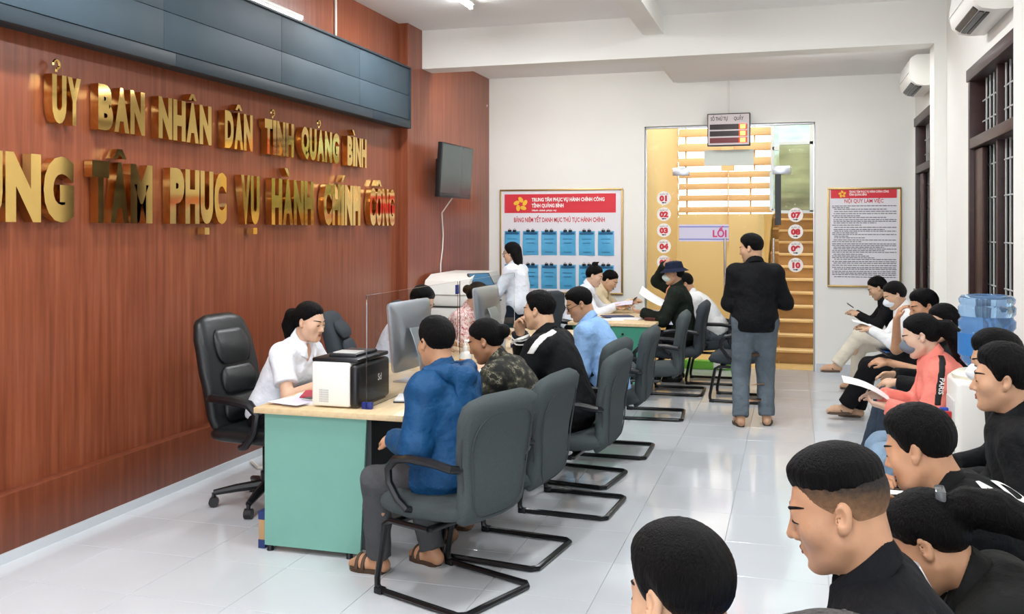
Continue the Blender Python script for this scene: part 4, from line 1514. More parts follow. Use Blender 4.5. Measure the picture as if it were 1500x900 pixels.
def person(label, x, y, face, sit=True, S=1.0, hipz=None, lean=10, hunch=12, twist=0, side=0, head=(0, 10, 0),
           hl=None, hr=None, fl=None, fr=None, knee=None, hand_l=None, hand_r=None, female=False, skin='olive',
           top=None, sleeve='long', toff=0.014, wr=0.0022, collar=True, vneck=0.0, pants=None, poff=0.012, shoe=None, hair='short', hairmat=None,
           mask=None, glasses=False, res=0.008, hres=None, group=None, headscale=0.94, bare_feet=False, eyes=True, elbow=None, hood=False,
           hairvol=1.0, extra_hair=(), build_legs=True, long_hem=0.0):
    t = empty('person', (x, y, 0), R(face - 90), label, 'person', group)
    pr = Person()
    pr.root = t
    hz = hipz if hipz is not None else (0.535 if sit else 0.885 * S)
    Hc = np.array([0, 0, hz])
    def dr(a):
        return unit([math.sin(R(side)), math.sin(R(a)) , math.cos(R(a))])
    d1, d2 = dr(lean), dr(lean + hunch)
    mid = Hc + d1 * 0.23 * S
    neck = mid + d2 * 0.265 * S
    cw, sw = math.cos(R(twist)), math.sin(R(twist))
    xs = unit(np.array([cw, sw, 0]) - d2 * (np.array([cw, sw, 0]) @ d2))
    fw2 = unit(np.cross(d2, xs))
    xh = np.array([1.0, 0, 0])
    A1 = np.array([xh, np.cross(d1, xh), d1])
    A2 = np.array([xs, fw2, d2])
    Rh = rot3(*head)
    hx, hy, hzv = Rh[:, 0], Rh[:, 1], Rh[:, 2]
    dn = unit(d2 * 0.55 + np.array([0, 0, 1]) * 0.3 + hzv * 0.35)
    hs = headscale * (0.97 if female else 1.0)
    hc = neck + dn * 0.085 * S + Rh @ np.array([0, 0.018, 0.060]) * hs
    HA = Rh.T
    def hp(p):
        return hc + Rh @ (np.asarray(p, float) * hs)
    shw = (0.142 if female else 0.162) * S
    sh = {s: neck - d2 * 0.072 * S + xs * s * shw for s in (-1, 1)}
    # limbs
    wt = {-1: hl, 1: hr}
    arms, legs = {}, {}
    for s in (-1, 1):
        tgt = wt[s]
        if tgt is None:
            tgt = (s * 0.12, 0.30, hz + 0.10) if sit else (s * 0.24, 0.05, hz - 0.06)
        hint = (s * 0.5, -0.55, -0.65) if elbow is None or elbow.get(s) is None else elbow[s]
        e, w = ik(sh[s], np.array(tgt, float), 0.275 * S, 0.245 * S, hint)
        arms[s] = (e, w)
        ft = {-1: fl, 1: fr}[s]
        if ft is None:
            ft = (s * 0.11, 0.42, 0.075) if sit else (s * 0.10, 0.0, 0.075)
        hip = Hc + xh * s * 0.088 * S
        kh = (s * 0.15, 0.7, 0.7) if sit else (s * 0.05, 1, 0)
        if knee is not None and knee.get(s) is not None:
            kh = knee[s]
        kn, an = ik(hip, np.array(ft, float), 0.43 * S, 0.41 * S, kh)
        legs[s] = (hip, kn, an)
    pr.hp, pr.Rh, pr.arms, pr.legs, pr.sh, pr.neck, pr.A2, pr.hc = hp, Rh, arms, legs, sh, neck, A2, hc
    g = 0.92 if female else 1.0

    def torso(o):
        P = [ell(Hc + d1 * 0.035 - A1[1] * 0.012, (0.168 * S + o, 0.125 * S + o, 0.125 * S + o), A1, 0.06),
             ell(Hc + d1 * 0.16 * S, ((0.138 if female else 0.150) * S + o, 0.108 * S + o, 0.14 * S + o), A1, 0.08),
             ell(mid + d2 * 0.10 * S, (0.158 * S * g + o, 0.112 * S + o, 0.165 * S + o), A2, 0.08)]
        for s in (-1, 1):
            P.append(cone(neck - d2 * 0.042 * S, sh[s], 0.050 * S + o, 0.052 * S + o, 0.05))
            if female:
                P.append(ell(mid + d2 * 0.085 * S + xs * s * 0.07 + A2[1] * 0.085, (0.062 + o, 0.052 + o, 0.06 + o), A2, 0.05))
        return P

    # ---- skin
    hd = []
    def he(c, r, k=0.02, op=1):
        hd.append(ell(hp(c), np.array(r) * hs, HA, k, (), op))
    he((0, -.014, .034), (.0745, .094, .084), .02)
    he((0, .026, -.022), (.0625, .066, .086), .03)
    he((0, .036, -.072), (.047, .047, .036), .03)
    he((0, .077, -.096), (.019, .016, .014), .02)
    for s in (-1, 1):
        hd.append(cone(hp((s * .052, .004, -.052)), hp((s * .018, .066, -.096)), .017 * hs, .015 * hs, .03))
    for s in (-1, 1):
        he((s * .044, .052, -.022), (.024, .026, .024), .03)
        he((s * .033, .098, .005), (.018, .018, .013), .014, -1)
        he((s * .031, .079, .001), (.015, .012, .0095), .008)
    hd.append(cone(hp((-.030, .080, .022)), hp((.030, .080, .022)), .010 * hs, .010 * hs, .018))
    hd.append(cone(hp((0, .086, .012)), hp((0, .1075, -.029)), .0070 * hs, .0108 * hs, .011))
    for s in (-1, 1):
        he((s * .0135, .093, -.034), (.0085, .012, .0085), .005)
    hd.append(cone(hp((-.017, .0885, -.056)), hp((.017, .0885, -.056)), .0075 * hs, .0075 * hs, .007))
    hd.append(cone(hp((-.014, .0865, -.070)), hp((.014, .0865, -.070)), .0085 * hs, .0085 * hs, .007))
    hd.append(cone(hp((-.021, .0965, -.063)), hp((.021, .0965, -.063)), .0032 * hs, .0032 * hs, .003, (), -1))
    hd.append(cone(hp((-.014, .101, -.083)), hp((.014, .101, -.083)), .010 * hs, .010 * hs, .010, (), -1))
    for s in (-1, 1):
        Ez = np.array(Matrix.Rotation(R(-s * 24), 3, 'Z') @ Matrix.Rotation(R(12), 3, 'X')).T @ HA
        hd.append(ell(hp((s * .081, -.012, .0)), np.array((.0085, .0180, .030)) * hs, Ez, .007))
        hd.append(ell(hp((s * .0905, -.008, .004)), np.array((.0105, .0105, .0185)) * hs, Ez, .003, (), -1))
        hd.append(ell(hp((s * .078, -.003, -.024)), np.array((.009, .010, .011)) * hs, HA, .008))
    nk = [cone(neck - d2 * 0.05 * S, hp((0, -.030, -.045)), (0.049 if female else 0.058) * S, (0.046 if female else 0.055) * S, 0.03)]
    sk = torso(-0.002) + nk + [Group(hd)]
    for s in (-1, 1):
        e, w = arms[s]
        sk += [cone(sh[s], e, 0.047 * S, 0.037 * S, 0.03), cone(e, w, 0.038 * S, 0.0255 * S, 0.015)]
        hd_ = {-1: hand_l, 1: hand_r}[s] or {}
        fd_ = unit(w - e)
        dd = np.array(hd_.get('d', fd_ * 0.8 + np.array([0, 0.3, -0.1])), float)
        nn = np.array(hd_.get('n', (-s * 0.5, 0, -0.8)), float)
        sk.append(Group(hand_prims(w, dd, nn, s, hd_.get('curl', 22), 0.97 * S * (0.93 if female else 1))))
        if build_legs:
            hip, kn, an = legs[s]
            sk += [cone(hip, kn, 0.082 * S, 0.055 * S, 0.03), cone(kn, an, 0.052 * S, 0.034 * S, 0.02), ell(kn + (an - kn) * 0.3 - np.array([0, 0.015, 0]), (0.05, 0.05, 0.11), k=0.03)]
            fdir = unit([s * 0.18, 1, 0])
            hl_, toe = an + np.array([0, -0.03, -0.035]), an + fdir * 0.15 * S + np.array([0, 0, -0.05])
            pr_f = [cone(hl_, an + fdir * 0.09 + np.array([0, 0, -0.035]), 0.034, 0.036, 0.03), cone(an + fdir * 0.08 + np.array([0, 0, -0.04]), toe, 0.036, 0.024, 0.03)]
            sk += pr_f
    # ---- clothes
    tp = torso(toff)
    nc = (neck + dn * 0.012, dn)
    hem = (Hc - d1 * (0.02 if sit else 0.075), -d1)
    tp[0] = ell(Hc + d1 * 0.02 - A1[1] * 0.010, (0.176 * S + toff, 0.130 * S + toff, 0.15 * S + toff), A1, 0.06)
    for p in tp:
        p.cuts = [nc, hem]
    for s in (-1, 1):
        e, w = arms[s]
        if sleeve == 'short':
            u = unit(e - sh[s])
            end = sh[s] + u * 0.20 * S
            tp.append(cone(sh[s], end + u * 0.03, 0.050 * S + toff, 0.052 * S + toff, 0.04, [(end, u)]))
        else:
            u = unit(w - e)
            end = w - u * 0.004
            tp.append(cone(sh[s], e, 0.052 * S + toff, 0.041 * S + toff, 0.045))
            tp.append(cone(e, w + u * 0.02, 0.043 * S + toff, 0.031 * S + toff * 0.8, 0.03, [(end, u)]))
    if long_hem and build_legs:
        for s in (-1, 1):
            hip, kn, an = legs[s]
            u = unit(kn - hip)
            tp.append(cone(hip, hip + u * long_hem, 0.092 * S + toff, 0.088 * S + toff, 0.05, [(hip + u * long_hem, u)]))
    if collar:
        tilt = unit(dn + A2[1] * 0.50)
        ct = neck + dn * 0.046
        cps = [cone(neck - dn * 0.045, neck + dn * 0.07, 0.104 * S, 0.064 * S, 0.02, [(ct, tilt), (ct - tilt * 0.050, -tilt)]),
               cone(neck - dn * 0.06, neck + dn * 0.09, 0.066 * S, 0.052 * S, 0.006, (), -1)]
        cps.append(ell(neck + A2[1] * 0.10 + d2 * 0.015, (0.022 + 0.02 * vneck, 0.07, 0.07), A2, 0.008, (), -1))
        cl_lo, cl_hi = cps[0].c - cps[0].r, cps[0].c + cps[0].r
        V, F = surface(lambda P: sdf(cps, P), cl_lo, cl_hi, min(0.006, res))
        if len(F):
            np_mesh('collar', V, F, top, t)
    if vneck:
        tp.append(ell(neck + A2[1] * 0.088 - d2 * 0.005, (0.036 * vneck, 0.06, 0.075 * vneck), A2, 0.012, (), -1))
    if hood:
        hp_ = [neck + xs * .085 + A2[1] * .065 - d2 * .035, neck + xs * .115 - A2[1] * .015 + d2 * .005, neck + xs * .085 - A2[1] * .095 - d2 * .015, neck - A2[1] * .135 - d2 * .055,
               neck - xs * .085 - A2[1] * .095 - d2 * .015, neck - xs * .115 - A2[1] * .015 + d2 * .005, neck - xs * .085 + A2[1] * .065 - d2 * .035]
        hr_ = [.020, .030, .038, .044, .038, .030, .020]
        hps_ = [cone(hp_[q], hp_[q + 1], hr_[q], hr_[q + 1], .02) for q in range(6)]
        hps_.append(ell(neck - A2[1] * .12 - d2 * .13, (.09, .035, .10), A2, .03))
        lo, hi = np.min([p.c - p.r for p in hps_], 0), np.max([p.c + p.r for p in hps_], 0)
        V, F = surface(lambda P: sdf(hps_, P, wrinkle(.003, 1.3)), lo, hi, 0.009)
        np_mesh('hood', V, F, top, t)
    pt = []
    if build_legs:
        pt = [ell(Hc + d1 * 0.03 - A1[1] * 0.012, (0.166 * S + poff, 0.122 * S + poff, 0.12 * S + poff), A1, 0.05)]
        for s in (-1, 1):
            hip, kn, an = legs[s]
            u = unit(an - kn)
            pt += [cone(hip, kn, 0.086 * S + poff, 0.058 * S + poff, 0.05), cone(kn, an + u * 0.03, 0.056 * S + poff, 0.046 * S + poff, 0.03, [(an - u * 0.005, u)])]
    wf = wrinkle(wr, len(label) * 0.7)
    pr.top_fn = lambda P: sdf(tp, P, wf)
    pr.skin_fn = lambda P: sdf(sk, P)
    def bounds(ps):
        L = np.array([p.c - p.r for p in ps if p.op > 0]).min(0)
        Hh = np.array([p.c + p.r for p in ps if p.op > 0]).max(0)
        return L, Hh
    pr.bounds, pr.tp = bounds, tp
    lo, hi = bounds(sk)
    V, F = surface(pr.skin_fn, lo, hi, res)
    cl = sdf(tp, V)
    if pt:
        cl = np.minimum(cl, sdf(pt, V))
    V, F = cluster(V, F, cl < -0.010)
    np_mesh('body', V, F, skin_mat(skin), t)
    cres = 0.0065 if res < 0.005 else (0.0085 if res < 0.007 else 0.0105)
    lo, hi = bounds(tp)
    V, F = surface(pr.top_fn, lo, hi, cres)
    np_mesh('shirt' if toff < 0.02 else 'jacket', V, F, top, t)
    if pt:
        lo, hi = bounds(pt)
        V, F = surface(lambda P: sdf(pt, P, wf), lo, hi, cres)
        np_mesh('trousers', V, F, pants, t)
    # ---- footwear
    if build_legs:
        for s in (-1, 1):
            hip, kn, an = legs[s]
            fdir = unit([s * 0.18, 1, 0])
            if shoe is not None:
                kind, sm = shoe
                a, b = an + np.array([0, -0.035, -0.05]), an + fdir * 0.165 * S + np.array([0, 0, -0.05])
                zf = an[2] - 0.075
                rows = []
                nrm = np.array([fdir[1], -fdir[0], 0])
                for k in range(9):
                    u = k / 8
                    p = a + (b - a) * u
                    wd_ = tw([(0, .022), (.1, .034), (.35, .034), (.65, .045), (.88, .038), (1, .014)], u)
                    rows.append((p, wd_))
                mb = MB()
                ring_lo = [Vector((*(p + nrm * w_)[:2], zf)) for p, w_ in rows] + [Vector((*(p - nrm * w_)[:2], zf)) for p, w_ in rows[::-1]]
                ring_hi = [Vector((v.x, v.y, zf + 0.022)) for v in ring_lo]
                mb.loft([ring_lo, ring_hi])
                mb.build('sole', sm, t)
                if kind == 'sandal':
                    for f0 in (0.52, 0.70):
                        p = a + (b - a) * f0
                        pts = [p + nrm * 0.042 * math.cos(R(q)) + np.array([0, 0, -an[2] + zf + an[2] * 0 + 0]) * 0 + np.array([0, 0, (zf + 0.018 + 0.058 * math.sin(R(q))) - p[2]]) for q in range(0, 181, 20)]
                        MB().tube(pts, 0.011, 6).build('strap', sm, t)
                elif kind == 'thong':
                    p0 = a + (b - a) * 0.80
                    p0[2] = zf + 0.055
                    for q in (-1, 1):
                        p1 = a + (b - a) * 0.38 + nrm * q * 0.038
                        p1[2] = zf + 0.03
                        pm = (p0 + p1) / 2
                        pm[2] = zf + 0.066
                        MB().tube([p0, pm, p1], 0.006, 6).build('strap', sm, t)
                else:
                    sp = [cone(an + np.array([0, -0.025, -0.03]), an + fdir * 0.09 + np.array([0, 0, -0.032]), 0.042, 0.042, 0.03), cone(an + fdir * 0.09 + np.array([0, 0, -0.035]), an + fdir * 0.155 + np.array([0, 0, -0.045]), 0.04, 0.028, 0.03)]
                    l2, h2 = bounds(sp)
                    V, F = surface(lambda P: sdf(sp, P), l2, h2, 0.009)
                    np_mesh('shoe', V, F, sm, t)
    # ---- hair
    hm = hairmat or HAIR
    hps = []
    def hshell(tab, grow, cz=0.034, taper=0.045):
        zt = np.array(tab)
        g0 = np.asarray(grow, float)
        base = ell(hp((0, -.015, cz)), np.array((.0748, .0935, .0842)) * hs, HA)

        def f(P):
            q = (P - hc) @ Rh / hs
            gl = np.interp(q[:, 1], zt[:, 0], zt[:, 1])
            gl = gl + 0.0015 * np.sin(95 * q[:, 0] + 2 * np.sin(61 * q[:, 1])) + 0.0012 * np.sin(170 * q[:, 1] + 80 * q[:, 0])
            h = q[:, 2] - gl
            w = np.clip(q[:, 2] / 0.1, 0, 1)
            gr = g0[0] * (1 - w) + g0[2] * w
            return np.maximum(base.f(P) - (0.0022 + gr * np.clip(h / taper, 0, 1) ** 0.7) * hs, -h * 0.75 * hs)
        return Prim(f, base.c, base.r + 0.02, 0.006)
    hv = hairvol
    def hdisp(P):
        q = (P - hc) @ Rh
        an_ = np.arctan2(q[:, 0], q[:, 1] + 0.03)
        k = 0.45 if head_near(hres, res) else 1.0
        return k * (0.0013 * np.sin(31 * an_ + 25 * q[:, 2] + 2 * np.sin(60 * q[:, 2])) + 0.0010 * np.sin(67 * an_ + 60 * q[:, 1]))
    if hair == 'short':
        hps = [hshell(HL_SHORT, (.009 * hv, .010 * hv, .014 * hv)), ell(hp((0, .006, .094)), np.array((.055, .066, .034 * hv)) * hs, HA, .03)]
    elif hair == 'fade':
        hps = [hshell(HL_TOP, (.006, .006, .014), taper=0.035), ell(hp((0, .008, .092)), np.array((.050, .064, .034)) * hs, HA, .03)]
        sd = [hshell(HL_SHORT, (.0004, .0004, .0004))]
        lo, hi = bounds(sd)
        V, F = surface(lambda P: sdf(sd, P), lo, hi, (hres or res))
        np_mesh('shaved_hair', V, F, STUB, t)
    elif hair in ('bun', 'pony', 'tied', 'topbun'):
        hps = [hshell(HL_TIED, (.011, .014, .013)), ell(hp((0, -.06, .0)), np.array((.062, .055, .06)) * hs, HA, .03)]
        if hair == 'bun':
            hps.append(ell(hp((0, -.128, .012)), np.array((.042, .036, .042)) * hs, HA, .012))
        if hair == 'topbun':
            hps.append(ell(hp((0, -.055, .128)), np.array((.036, .038, .032)) * hs, HA, .012))
            hps.append(cone(hp((0, -.05, .14)), hp((.01, -.02, .175)), .016, .006, .012))
        if hair == 'pony':
            pts = extra_hair or [(0, -.105, .035), (0, -.15, .0), (0, -.165, -.08), (0, -.15, -.17), (0, -.135, -.24)]
            for q in range(len(pts) - 1):
                r0 = (.028, .042, .044, .036, .018, .01)[q]
                r1 = (.028, .042, .044, .036, .018, .01)[q + 1]
                hps.append(cone(hp(pts[q]), hp(pts[q + 1]), r0, r1, .02))
    elif hair == 'long':
        hps = [hshell(HL_LONG, (.014, .016, .013)), ell(hp((0, -.07, -.06)), np.array((.078, .05, .11)) * hs, HA, .04)]
        for s in (-1, 1):
            hps.append(cone(hp((s * .055, -.05, -.02)), hp((s * .06, -.065, -.2)), .034, .022, .03))
    for q in extra_hair if hair != 'pony' else ():
        hps.append(q)
    if hps:
        lo, hi = bounds(hps)
        V, F = surface(lambda P: sdf(hps, P, hdisp), lo - 0.005, hi + 0.005, (hres or max(0.006, res * 0.9)))
        ho = np_mesh('hair', V, F, hm, t)
    # ---- face marks
    def onface(pts, out=0.0):
        P = np.array([hp(p) for p in pts])
        for _ in range(14):
            d = pr.skin_fn(P)
            P = P - hy * np.clip(d - out, -0.01, 0.02)[:, None]
        return P
    if eyes:
        for s in (-1, 1):
            if head_near(hres, res):
                P = onface([(s * (.015 + .034 * u), .10, .001 + .003 * math.sin(PI * u) - .002 * u) for u in np.linspace(0, 1, 7)], 0.0)
                MB().tube(P, [.0008, .0018, .0024, .0027, .0024, .0018, .0008], 6).build('eye', EYEM, t)
            else:
                P = onface([(s * (.017 + .024 * u), .10, .001 - .001 * u) for u in np.linspace(0, 1, 4)], 0.0)
                MB().tube(P, .0026, 5).build('eye', EYEM, t)
            P = onface([(s * (.012 + .042 * u), .10, .0265 + .004 * math.sin(PI * u * .8)) for u in np.linspace(0, 1, 5)], 0.0)
            MB().tube(P, [.002, .0036, .0038, .003, .0012], 6).build('eyebrow', hm if hm is not HAIRG else HAIR, t)
        if mask is None:
            P = onface([(-.02 + .04 * u, .11, -.0575 - .003 * abs(2 * u - 1)) for u in np.linspace(0, 1, 7)], 0.0)
            MB().tube(P, [.0008, .003, .004, .0036, .004, .003, .0008], 6).build('lips', LIP, t)
            P = onface([(-.017 + .034 * u, .11, -.0695 + .003 * abs(2 * u - 1)) for u in np.linspace(0, 1, 7)], 0.0)
            MB().tube(P, [.0008, .0035, .0045, .0048, .0045, .0035, .0008], 6).build('lips', LIP, t)
    if mask is not None:
        ms = [ell(hp((0, .046, -.042)), np.array((.066, .072, .056)) * hs, HA, .01, [(hp((0, .028, 0)), -hy)]),
              cone(hp((0, .08, -.01)), hp((0, .112, -.03)), .014, .016, .03)]
        lo, hi = bounds(ms)
        V, F = surface(lambda P: sdf(ms, P), lo, hi, 0.006)
        mo = np_mesh('face_mask', V, F, mask, t)
        for s in (-1, 1):
            MB().tube([hp((s * .060, .034, -.02)), hp((s * .074, .01, -.005)), hp((s * .083, -.022, .0)), hp((s * .074, -.012, -.03)), hp((s * .062, .03, -.055))], .0016, 5).build('ear_loop', mask, mo)
    if glasses:
        go = MB()
        for s in (-1, 1):
            ring = [hp((s * .034 + .025 * math.cos(a), .103 - .006 * abs(math.cos(a)), .0 + .018 * math.sin(a))) for a in np.linspace(0, 2 * PI, 14, endpoint=False)]
            go.tube(ring, .0022, 6, closed=True)
            go.tube([hp((s * .058, .098, .004)), hp((s * .075, .06, .006)), hp((s * .082, -.01, .01))], .002, 6)
        go.tube([hp((-.01, .106, .003)), hp((.01, .106, .003))], .002, 6)
        go.build('glasses', BLACKP, t)
    return pr


def head_near(hres, res):
    return (hres or res) < 0.0055


def patch(pr, name, m, region, out=0.0035, res=0.008):
    """a coloured piece of the garment: the garment surface, a little proud, kept where region(P) < 0"""
    lo, hi = pr.bounds(pr.tp)
    V, F = surface(lambda P: np.maximum(pr.top_fn(P) - out, region(P)), lo, hi, res)
    if len(F):
        return np_mesh(name, V, F, m, pr.root)


def slabr(c, n, h):
    c, n = np.asarray(c, float), unit(n)
    return lambda P: np.abs((P - c) @ n) - h


def inter(*fs):
    return lambda P: np.max([f(P) for f in fs], 0)


def half(c, n):
    c, n = np.asarray(c, float), unit(n)
    return lambda P: (P - c) @ n


def garment_text(pr, body, origin, right, up, size, m, name='print', sx=1.0):
    """flat lettering pressed onto the garment surface"""
    me = text_mesh(body, size, size * 0.02, 0, 'CENTER', sx=sx, res=2)
    bm = bmesh.new()
    bm.from_mesh(me)
    bmesh.ops.subdivide_edges(bm, edges=[e for e in bm.edges if e.calc_length() > 0.02], cuts=2, use_grid_fill=True)
    bmesh.ops.triangulate(bm, faces=bm.faces[:])
    right, up = unit(right), unit(up)
    nrm = np.cross(right, up)
    P = np.array([np.asarray(origin, float) + right * v.co.x + up * v.co.y for v in bm.verts])
    for _ in range(24):
        d = pr.top_fn(P)
        P = P - nrm * np.clip(d - 0.004, -0.01, 0.02)[:, None]
    for v, p in zip(bm.verts, P):
        v.co = p
    bm.to_mesh(me)
    bm.free()
    return link(name, me, m, pr.root)


def sheet(name, root_loc, pts, m, label, cat, group=None, bend=0.01, thick=0.0012):
    """sheet of paper through 4 world corner points with a soft curl"""
    a, b, c, d = [np.asarray(p, float) for p in pts]
    n = unit(np.cross(b - a, d - a))
    base = (a + b + c + d) / 4
    mb = MB()
    for o_ in (0, 1):
        mb.grid(lambda u, v: (a * (1 - u) * (1 - v) + b * u * (1 - v) + c * u * v + d * (1 - u) * v) + n * (bend * math.sin(PI * u) + o_ * thick) - base, 6, 6)
    o = mb.build(name, m)
    o.location = base
    return tag(o, label, cat, group)

# ------------------------------------------------------------------ clothes
C_WHITE = cloth('white shirt cotton', 'E6EAF2')
C_WHITE2 = cloth('white tee cotton', 'EDEDEC')
C_BLUEJ = cloth('blue jacket nylon', '13446E', 0.55, 0.3)
C_GREYP = cloth('grey trousers', '4B4C4E')
C_BLACK = cloth('black knit', '0B0C0F', 0.8)
C_BLACK2 = cloth('black jacket cloth', '0C0E10', 0.75)
C_BLACKP = cloth('black trousers', '0B0B0E', 0.8)
C_POLO = cloth('black polo knit', '0A0C11', 0.8)
C_SKY = cloth('light blue shirt cotton', '8FB6E4', 0.8, 0.35)
C_NAVY = cloth('navy trousers', '1E2635')
C_BEIGE = cloth('beige blouse', 'D9C8A8')
C_OLIVE = cloth('dark olive jacket', '131B14', 0.8)
C_JEAN = cloth('light blue denim', '8CA6BE', 0.85, 0.35, 0.2)
C_JEAN2 = cloth('dark blue denim', '333E4B', 0.85, 0.3, 0.15)
C_JEANG = cloth('grey jeans', '626C74', 0.85, 0.35, 0.12)
C_DENIMJ = cloth('blue denim jacket', '33507E', 0.85, 0.35, 0.2)
C_CREAM = cloth('cream trousers', 'E0D6C4')
C_PINK = cloth('coral pink sweater', 'F0897A', 0.85)
C_STRIPE = mat('white stripe knit', 'E8E8E4', 0.8)
C_BLACKS = mat('black strap', '121214', 0.7)
CAMO = ramp_mat('camouflage cloth', [(0.0, '131411'), (0.46, '2B2B22'), (0.54, '4A4736'), (0.60, '7E7B6C'), (0.63, '1D1D18')], 26, 0.85, 3)
FLORAL = ramp_mat('floral blouse', [(0.0, 'E6CFC8'), (0.46, 'DDB2AC'), (0.55, 'A8474E'), (0.62, 'EFE4DE')], 45, 0.8, 2)
DARKPRINT = cloth('dark olive black jacket', '0F110F', 0.8)
SANDAL = mat('brown leather sandal', '4A3422', 0.55)
THONG = mat('brown rubber thong', '5B4A3C', 0.6)
BLKSHOE = mat('black shoe leather', '111113', 0.35)

# ------------------------------------------------------------------ staff behind the desks
person('woman in white shirt with curly black ponytail at the front desk', -3.03, 5.16, -4, lean=16, hunch=16, twist=-6, head=(-4, 14, 0), female=True,
       skin='light', top=C_WHITE, sleeve='short', toff=0.016, pants=C_BLACKP, hair='pony', vneck=0.9,
       extra_hair=[(0, -.10, .03), (0, -.145, .0), (0, -.15, -.065), (0, -.135, -.13)], hl=(-.16, .50, .80), hr=(.16, .48, .79), res=0.006,
       fl=(-.12, .35, .075), fr=(.12, .35, .075), shoe=('shoe', BLKSHOE))
person('clerk in white shirt bending over the desk behind the front monitor', -2.95, 6.68, 2, hipz=0.57, lean=14, hunch=20, head=(-12, 34, 0), female=True,
       skin='fair', top=C_WHITE, toff=0.014, pants=C_BLACKP, hair='tied', hl=(-.12, .46, .80), hr=(.14, .44, .79), shoe=('shoe', BLKSHOE), fl=(-.12, .3, .075), fr=(.12, .3, .075))
person('clerk in red and white floral blouse behind the second monitor', -2.77, 7.53, 0, lean=12, hunch=20, head=(0, 26, 0), female=True,
       skin='fair', top=FLORAL, toff=0.014, pants=C_BLACKP, hair='bun', hl=(-.12, .46, .80), hr=(.14, .44, .79), shoe=('shoe', BLKSHOE), fl=(-.12, .3, .075), fr=(.12, .3, .075))
person('woman in white blouse standing at the copier', -2.86, 9.98, 168, sit=False, S=0.93, lean=3, hunch=6, head=(6, 12, 0), female=True,
       skin='light', top=C_WHITE, toff=0.018, pants=C_NAVY, hair='long', glasses=True, hl=(-.12, .36, 1.02), hr=(.12, .36, 1.02), shoe=('shoe', BLKSHOE))
person('woman in white shirt with hair in a top bun at the far desk', -2.36, 10.42, 6, hipz=0.57, lean=14, hunch=14, head=(-8, 24, 0), female=True,
       skin='fair', top=C_WHITE, toff=0.014, pants=C_BLACKP, hair='topbun', hl=(-.10, .52, .82), hr=(.12, .48, .82), shoe=('shoe', BLKSHOE), vneck=0.8)
person('woman in beige blouse reading beside the top bun clerk', -2.36, 10.95, -2, hipz=0.54, lean=20, hunch=18, head=(-6, 34, 0), female=True,
       skin='medium', top=C_BEIGE, toff=0.014, pants=C_BLACKP, hair='tied', hl=(-.06, .58, .84), hr=(.08, .58, .84), shoe=('shoe', BLKSHOE), vneck=0.8)

# ------------------------------------------------------------------ visitors on the cantilever chairs
person('man in blue hooded jacket and sandals facing the front desk', -1.50, 4.19, 164, S=0.95, lean=4, hunch=14, head=(-22, 8, 0), skin='tan',
       top=C_BLUEJ, toff=0.030, wr=0.0035, pants=C_GREYP, poff=0.018, hair='short', hood=True, shoe=('sandal', SANDAL), bare_feet=True,
       fl=(-.05, .43, .075), fr=(.17, .27, .075), hl=(-.14, .26, .68), hr=(.12, .30, .66), res=0.006, long_hem=0.14, hairvol=1.1)
person('woman in camouflage jacket with hair bun leaning to the desk', -1.34, 4.86, 176, S=0.93, lean=9, hunch=26, head=(6, 24, 0), female=True, skin='brown',
       top=CAMO, toff=0.026, pants=C_BLACKP, hair='bun', hl=(-.12, .44, .79), hr=(.12, .44, .79), shoe=('sandal', SANDAL), res=0.006)
bw = person('man in black jacket with white shoulder stripe holding hand to mouth', -1.28, 5.62, 172, S=1.05, lean=14, hunch=10, head=(-4, 6, 0), skin='medium',
            top=C_BLACK2, toff=0.026, wr=0.003, pants=C_BLACKP, hair='short', hl=(-.16, .50, .80), hr=(.03, .35, 1.02), elbow={1: (.5, .2, -.8)},
            hand_r=dict(d=(-.2, -.1, 1), n=(-.4, -.8, .2), curl=48), shoe=('shoe', BLKSHOE), res=0.006)
e, w = bw.arms[-1]
ax = unit(e - bw.sh[-1])
patch(bw, 'white_stripe', C_STRIPE, inter(slabr(bw.sh[-1] + np.array([0, 0, .01]), np.cross(ax, [1, 0, 0]), .02), half(bw.neck + np.array([-.045, 0, 0]), (1, 0, 0)), half(bw.sh[-1] - [0, 0, .02], (0, 0, -1))))
fa = unit(w - e)
patch(bw, 'white_stripe', C_STRIPE, inter(slabr(e, np.cross(fa, [1, 0, 0]), .018), half(e, -fa), half(e + np.array([0, 0, .0]), (0, 0, -1))))
patch(bw, 'collar_stripe', C_STRIPE, inter(slabr(bw.neck + bw.A2[2] * .035, bw.A2[2], .010), half(bw.neck - bw.A2[2] * .02, -bw.A2[2])), res=0.006)
e2, w2 = bw.arms[1]
fb = unit(w2 - e2)
patch(bw, 'cuff_stripe', C_STRIPE, lambda P: np.minimum(slabr(w2 - fb * .02, fb, .006)(P), slabr(w2 - fb * .048, fb, .006)(P)) + 0 * P[:, 0] + np.where(np.linalg.norm(P - w2, axis=1) > .12, 1.0, 0), res=0.006)
person('man in light blue shirt and glasses looking down', -1.26, 6.70, 174, lean=9, hunch=16, head=(24, 24, 0), skin='bronze', top=C_SKY, toff=0.020, wr=0.003,
       pants=C_BLACKP, hair='short', glasses=True, hl=(-.12, .34, .70), hr=(.14, .40, .80), shoe=('shoe', BLKSHOE), res=0.006, hairvol=0.8)
hat = person('person in navy bucket hat, face mask and olive jacket with papers', -1.10, 9.86, 180, S=1.04, hipz=0.56, lean=2, hunch=6, head=(14, 6, 0), female=True, skin='olive',
             top=C_OLIVE, toff=0.026, pants=C_BLACKP, hair='tied', mask=MASKG, hl=(-.12, .38, .82), hr=(.10, .17, 1.30), elbow={1: (.5, .8, .1)},
             hand_r=dict(d=(-.7, -.3, .5), n=(0, -.8, -.3), curl=35), hand_l=dict(d=(0, 1, .1), n=(.3, 0, .8), curl=40), shoe=('shoe', BLKSHOE))
